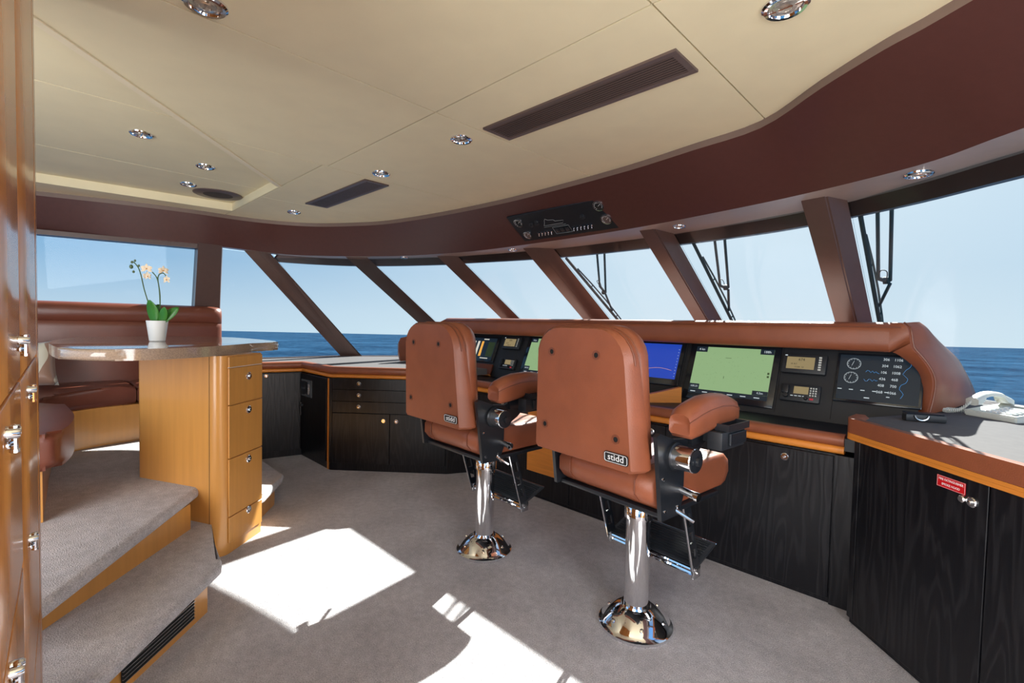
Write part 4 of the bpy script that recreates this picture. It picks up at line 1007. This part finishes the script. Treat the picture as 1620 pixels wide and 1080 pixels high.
    m = MB(); oA = outline(.272, .252, H0+.03, H1-.006, .140, .03); oB = outline(.284, .268, H0+.02, H1+.004, .148, .03); oD = outline(.262, .245, H0+.05, H1-.012, .135, .04); oE = outline(.20, .19, H0+.10, H1-.06, .10, .04)
    def puff(o, y, k): return [(x+BX, y+lean(z)+k*max(0, (z-1.22))*.25, z) for x, z in o]
    m.grid([puff(oA, -.314, 0), puff(oB, -.296, 0), puff(oB, -.262, .3), puff(oD, -.235, .8), puff(oE, -.222, 1)], cap=True, ring=True)
    m.build('back_cushion', 'leather', c, angle=50)
    m = MB(); m.tube(wedge(ringat(oM, -.344), .07)[:-2], .0035, 6); m.tube(wedge(ringat(oF, -.320), .09)[:-2], .0028, 6); m.build('piping', 'seam', c)
    for x, z in ((-.195, 1.285), (.055, 1.285), (-.248, .955), (.148, .962)):
        m = MB(); y = -.372+lean(z); m.lathe([(.019, .0), (.019, .003), (.0125, .003), (.011, -.001), (0, -.001)], c=(x, y, z), axis=(0, -1, 0), n=18); e_ = m.build('eyelet', 'seam', bs)
        m = MB(); m.lathe([(.0105, .001), (0, .0015)], c=(x, y-.0005, z), axis=(0, -1, 0), n=14); m.build('hole', 'ventd', e_)
    bd = bpy.data.objects.new('maker_badge', None); COL.objects.link(bd); bd.parent = bs; bd['label'] = 'black badge with white lettering'
    BM = frame((.152, -.375+lean(.885), .888), (1, 0, 0), (0, -.06, 1))
    m = MB(); P = roundpoly(.115, .042, .010, 3); m.hexa([(x, y, 0) for x, y in P], [(x, y, .004) for x, y in P]); m.build('plate', 'dark', bd, smooth=False, mtx=BM)
    m = MB(); P = [(x, y, .0045) for x, y in roundpoly(.107, .035, .008, 3)]; m.tube(P, .0012, 4, closed=True); m.build('border', 'ink', bd, mtx=BM)
    text('lettering', 'stidd', .036, 'ink', bd, BM @ Matrix.Translation((0, .001, .0042)), .0006, xs=1.12)
    # armrests
    for s in (-1, 1):
        m = MB(); rows = []
        for y, zb, zt_, w in ((-.235, 1.035, 1.05, .030), (-.245, 1.0, 1.075, .043), (-.225, .985, 1.098, .049), (-.17, .99, 1.118, .051), (-.10, 1.0, 1.132, .052), (-.01, 1.01, 1.136, .052), (.07, 1.01, 1.128, .051), (.13, 1.012, 1.108, .049), (.158, 1.02, 1.082, .040), (.165, 1.035, 1.06, .028)):
            zc, h = (zb+zt_)/2, (zt_-zb)/2
            rows.append([(.335*s+a*w, y, zc+b*h) for a, b in ((-1, -.75), (-1, .3), (-.85, .75), (-.45, .98), (0, 1.05), (.45, .98), (.85, .75), (1, .3), (1, -.75), (.8, -1), (-.8, -1))])
        m.grid(rows, cap=True, ring=True); ar = m.build('armrest', 'leather', c, angle=60)
        m = MB(); m.tube([(r[7][0]+.0*s, r[7][1], r[7][2]) for r in rows[1:-1]], .0025, 5); m.build('arm_seam', 'seam', ar)
        m = MB(); m.box((.30*s-.012, -.10, .93), (.30*s+.012, .12, 1.012), r=.004); m.build('arm_bracket', 'black', ar)
    m = MB(); m.box((.365, -.09, .930), (.425, .10, 1.0), r=.003); m.box((.31, -.02, .94), (.37, .09, .985)); m.build('control_box', 'blackp', c)
    m = MB(); m.box((.380, -.06, 1.001), (.437, .115, 1.007)); m.box((.380, -.06, 1.007), (.385, .115, 1.028)); m.box((.432, -.06, 1.007), (.437, .115, 1.028)); m.box((.385, -.06, 1.007), (.432, -.055, 1.028)); m.box((.385, .11, 1.007), (.432, .115, 1.028))
    m.box((.426, -.04, .945), (.436, .095, .993), r=.002); m.build('control_tray', 'black', c, smooth=False)
    # footrest: two perforated side arms and a grooved tread
    ft = bpy.data.objects.new('footrest', None); COL.objects.link(ft); ft.parent = c
    for s in (-1, 1):
        x0, x1 = (.232*s-.005, .232*s+.005)
        ax = lambda t: (-.0+.11*t, .655-.345*t)
        m = MB(); holes = ((.16, .34), (.42, .58), (.66, .80))
        # arm built as two rails and cross pieces so that the slots are open
        def seg(t0, t1, a, b):
            P = []
            for t, o in ((t0, a), (t1, a), (t1, b), (t0, b)):
                y, z = ax(t); P.append((y+o, z))
            m.hexa([(x0, y, z) for y, z in P], [(x1, y, z) for y, z in P])
        wd = .030; last = 0
        for h0, h1 in holes:
            seg(last, h0, -wd, wd); seg(h0, h1, -wd, -wd+.014); seg(h0, h1, wd-.014, wd); last = h1
        seg(last, 1.0, -wd, wd); m.build('side_arm', 'black', ft, smooth=False)
        m = MB(); y0, z0 = ax(0); y1, z1 = ax(1); m.tube([(x1 if s > 0 else x0, y0-wd, z0), (x1 if s > 0 else x0, y1-wd, z1)], .004, 6); m.build('rail', 'chrome', ft)
        m = MB(); m.box((.232*s-.007, .085, .285), (.232*s+.007, .14, .34), r=.004); m.lathe([(.010, 0), (.008, .006), (0, .007)], c=(.239*s, .11, .31), axis=(s, 0, 0), n=10); m.build('hinge_plate', 'steel', ft)
    TM = Matrix.Translation((0, .10, .325)) @ Matrix.Rotation(radians(20), 4, 'X')
    m = MB(); m.box((-.24, 0, 0), (.24, .185, .014), r=.004); tr = m.build('tread', 'blackp', ft, mtx=TM)
    for k in range(11):
        m = MB(); y = .014+k*.0150; m.box((-.222, y, .0135), (.222, y+.006, .0175)); m.build('groove_rib', 'black', tr, smooth=False, mtx=TM)
    m = MB(); m.tube([(-.24, .095, .325), (.24, .095, .325)], .009, 8); m.tube([(-.243, .275, .395), (.243, .275, .395)], .006, 8); m.tube([(-.23, .11, .30), (.23, .11, .30)], .011, 8); m.build('tread_edge', 'chrome', ft)
    return c
ch = make_chair('brown leather helm chair on a chrome pedestal, right and nearer one')
ch.location = (-1.095, 1.985, 0); ch.rotation_euler.z = -.098
ch2 = copy_tree(ch)
ch2['label'] = 'brown leather helm chair on a chrome pedestal, left and farther one'
ch2.location = (-2.125, 1.955, 0); ch2.rotation_euler.z = -.035

# ------------------------------------------------------------------ ceiling fittings
def downlight(x, y, z, r, label):
    t = thing('downlight', label, 'light', (x, y, z))
    m = MB(); m.lathe([(r, 0), (r*.98, -.006), (r*.88, -.011), (r*.74, -.010), (r*.70, -.002), (r*.62, .006)], n=28)
    m.build('rim', 'chrome', t)
    m = MB(); m.lathe([(r*.69, -.003), (r*.5, -.004), (r*.48, -.008), (r*.30, -.010), (r*.28, -.004), (0, -.004)], n=24); m.build('bulb_cage', 'lamp', t)
    m = MB(); m.box((-r*.7, -.003, -.009), (r*.7, .003, -.005)); m.build('bar', 'chrome', t)
downlight(-1.80, .40, ZC, .066, 'round chrome downlight at the top left of the ceiling')
downlight(-.462, 1.64, ZC, .068, 'round chrome downlight at the top right of the ceiling')
downlight(-2.042, 1.651, ZC, .060, 'round chrome downlight between the two ceiling vents, nearer one')
downlight(-2.913, 1.668, ZC, .060, 'round chrome downlight just right of the small ceiling vent')
downlight(-4.57, 1.723, ZC, .06, 'small chrome downlight left of the small vent by the valance')
downlight(-3.54, .465, 2.47, .06, 'chrome downlight alone in the recessed lounge ceiling')
downlight(-3.94, .877, 2.47, .06, 'chrome downlight in the recess above the round speaker')
downlight(-4.567, .898, 2.47, .06, 'chrome downlight in the recess just left of the speaker')
downlight(-.212, 2.74, 2.1, .055, 'chrome downlight in the soffit at the right above the windscreen')
downlight(-1.49, 3.13, 2.1, .045, 'chrome downlight in the soffit above the second wiper')
downlight(-3.13, 3.17, 2.1, .045, 'chrome downlight in the soffit below the gauge panel')
downlight(-4.45, 2.84, 2.1, .045, 'chrome downlight in the soffit at the far left corner')
def vent(x0, x1, y0, y1, label, n):
    t = thing('ceiling_vent', label, 'vent', ((x0+x1)/2, (y0+y1)/2, ZC)); I = Matrix.Translation((-(x0+x1)/2, -(y0+y1)/2, -ZC)); b = .026
    m = MB()
    for q in ((x0, y0, x1, y0+b), (x0, y1-b, x1, y1), (x0, y0+b, x0+b, y1-b), (x1-b, y0+b, x1, y1-b)): m.box((q[0], q[1], ZC-.010), (q[2], q[3], ZC+.002), r=.0015, seg=1)
    m.build('frame', 'ventm', t, smooth=False, mtx=I)
    m = MB(); m.box((x0+b, y0+b, ZC-.002), (x1-b, y1-b, ZC+.001)); m.build('recess', 'ventd', t, smooth=False, mtx=I)
    w = (y1-y0-2*b)/n
    for k in range(n):
        m = MB(); y = y0+b+k*w+.003; m.hexa([(x0+b, y, ZC-.009), (x1-b, y, ZC-.009), (x1-b, y+w*.36, ZC-.010), (x0+b, y+w*.36, ZC-.010)], [(x0+b, y, ZC-.006), (x1-b, y, ZC-.006), (x1-b, y+w*.36, ZC-.007), (x0+b, y+w*.36, ZC-.007)])
        m.build('slat', 'ventm', t, smooth=False, mtx=I)
vent(-1.842, -.810, 1.627, 1.821, 'long dark slatted air vent in the ceiling, nearer large one', 9)
vent(-4.145, -3.112, 1.655, 1.848, 'dark slatted air vent farther left in the ceiling', 9)
sp = thing('ceiling_speaker', 'round dark speaker grille in the recessed lounge ceiling', 'speaker', (-4.73, 1.146, 2.47))
m = MB(); m.lathe([(.185, 0), (.185, -.006), (.175, -.010)], n=36); m.build('ring', 'ventm', sp)
m = MB(); m.lathe([(.176, -.007), (.09, -.011), (0, -.012)], n=36); m.build('grille', 'speaker', sp)

# ------------------------------------------------------------------ control panel on the valance
vp = Vector((0, .373, -.263)).normalized()
cp = thing('overhead_panel', 'black overhead control panel with round gauges set in the valance', 'panel', (-2.33, 2.886, 2.20))
Iw = Matrix.Translation((2.33, -2.886, -2.20))
OF = Iw @ frame((-2.81, 2.766, 2.288), (1, 0, 0), vp) @ Matrix.Diagonal((1, 1, 1, 1))
if (OF.to_3x3() @ Vector((0, 0, 1))).z > 0: OF = OF @ Matrix.Diagonal((1, 1, -1, 1))
Wp, Hp = .96, .285
m = MB(); m.box((0, 0, -.01), (Wp, Hp, .012), r=.003, seg=1); m.build('plate', 'black', cp, smooth=False, mtx=OF)
for u, v, r in ((.085, .075, .042), (.085, .215, .040), (.875, .055, .043), (.875, .185, .044)):
    m = MB(); m.lathe([(r, .012), (r, .02), (r*.86, .021), (r*.84, .016)], c=(u, v, 0), n=26); gp = m.build('gauge', 'steel', cp, mtx=OF)
    m = MB(); m.lathe([(r*.84, .0165), (0, .0168)], c=(u, v, 0), n=26); m.build('gauge_face', 'ventm' if v > .15 else 'ventd', gp, mtx=OF)
    m = MB()
    for k in range(11):
        a = radians(-40+26*k); m.tube([(u+cos(a)*r*.6, v-sin(a)*r*.6, .018), (u+cos(a)*r*.78, v-sin(a)*r*.78, .018)], .0012, 4)
    m.tube([(u, v, .018), (u+r*.5, v-r*.3, .018)], .0015, 4); m.build('scale', 'ink', gp, mtx=OF)
for u, v in ((.20, .115), (.265, .105), (.70, .125)):
    m = MB(); m.lathe([(.022, .012), (.020, .024), (.012, .026), (.012, .036), (0, .037)], c=(u, v, 0), n=16); m.build('knob', 'blackp', cp, mtx=OF)
for u in [.20+.033*k for k in range(5)]+[.555+.033*k for k in range(6)]:
    m = MB(); m.box((u, .205, .012), (u+.018, .225, .018)); m.tube([(u+.009, .215, .015), (u+.012, .232, .034)], .0035, 6); m.build('toggle_switch', 'chrome', cp, mtx=OF)
for k in range(3):
    m = MB(); u = .395+k*.048; m.box((u, .195, .012), (u+.034, .232, .022), r=.003); m.build('breaker', 'blackp', cp, mtx=OF)
m = MB(); m.tube([(.375, .18, .013), (.535, .18, .013), (.535, .25, .013), (.375, .25, .013)], .0015, 4, closed=True)
bt = [(.31, .15), (.50, .15), (.52, .125), (.44, .12), (.43, .105), (.38, .10), (.36, .085), (.345, .10), (.335, .12), (.31, .15)]
m.tube([(a, b, .013) for a, b in bt], .0016, 4); m.tube([(.30, .165, .013), (.52, .165, .013)], .0012, 4); m.build('yacht_outline', 'key', cp, mtx=OF)

# ------------------------------------------------------------------ windscreen wipers (outside the glass)
def wiper(b0, b1, a0, a1, c0, c1, label):
    t = thing('windscreen_wiper', label, 'wiper', b1, 0, 'windscreen wipers'); I = Matrix.Translation(-Vector(b1))
    P = lambda p: Vector(p)
    m = MB(); q = [P(b0).lerp(P(b1), k/6)+Vector((0, -.006, 0)) for k in range(7)]; m.tube(q, .013, 6); m.build('blade', 'rubber', t, mtx=I)
    m = MB(); q = [P(b0).lerp(P(b1), f)+Vector((.0+.016*sin(pi*f), .02, .022*sin(pi*f))) for f in (.12, .3, .5, .7, .9)]; m.tube(q, .007, 6)
    for f in (.15, .32, .68, .85): m.tube([P(b0).lerp(P(b1), f), P(b0).lerp(P(b1), f)+Vector((.012*sin(pi*f), .02, .02*sin(pi*f)))], .006, 5)
    m.build('bridge', 'wiper', t, mtx=I)
    mid = P(b0).lerp(P(b1), .60)
    for s0, s1 in ((a0, a1), (c0, c1)):
        m = MB(); s0, s1 = P(s0)+Vector((0, .03, .04)), P(s1)+Vector((0, .02, .02)); e_ = s0-(s1-s0)*.5; m.tube([e_, s0, s1], .010, 8); m.build('arm', 'wiper', t, mtx=I)
    m = MB(); m.lathe([(0, -.018), (.022, -.014), (.022, .014), (0, .018)], c=P(c1)+Vector((-.02, .02, .02)), axis=(1, 0, 0), n=14)
    m.tube([P(a1)+Vector((0, .02, .02)), P(c1)+Vector((0, .02, .01))], .012, 8); m.tube([P(c1)+Vector((0, .02, .0)), mid+Vector((.01, .02, .0))], .010, 8)
    m.build('pivot', 'wiper', t, mtx=I)
    m = MB(); q = smoothline([P(a1)+Vector((0, .02, .02)), P(a1)+Vector((.02, -.06, .06)), P(a1)+Vector((.05, -.05, .05)), P(c1)+Vector((-.02, .01, .0))], 4); m.tube(q, .003, 5); m.build('washer_hose', 'rubber', t, mtx=I)
wiper((-2.80, 3.56, 2.038), (-2.65, 4.62, 1.25), (-2.473, 3.55, 2.043), (-2.672, 3.915, 1.778), (-2.39, 3.545, 2.047), (-2.65, 3.99, 1.72), 'black wiper on the pane left of the right chair')
wiper((-1.543, 3.49, 2.04), (-1.51, 4.58, 1.24), (-1.402, 3.48, 2.05), (-1.507, 3.915, 1.733), (-1.329, 3.48, 2.051), (-1.45, 3.94, 1.717), 'black wiper on the pane above the green chart screen')
wiper((-.485, 3.21, 2.042), (-.465, 4.28, 1.26), (-.414, 3.195, 2.056), (-.451, 3.665, 1.713), (-.352, 3.185, 2.061), (-.394, 3.68, 1.70), 'black wiper at the far right pane beside the widest post')
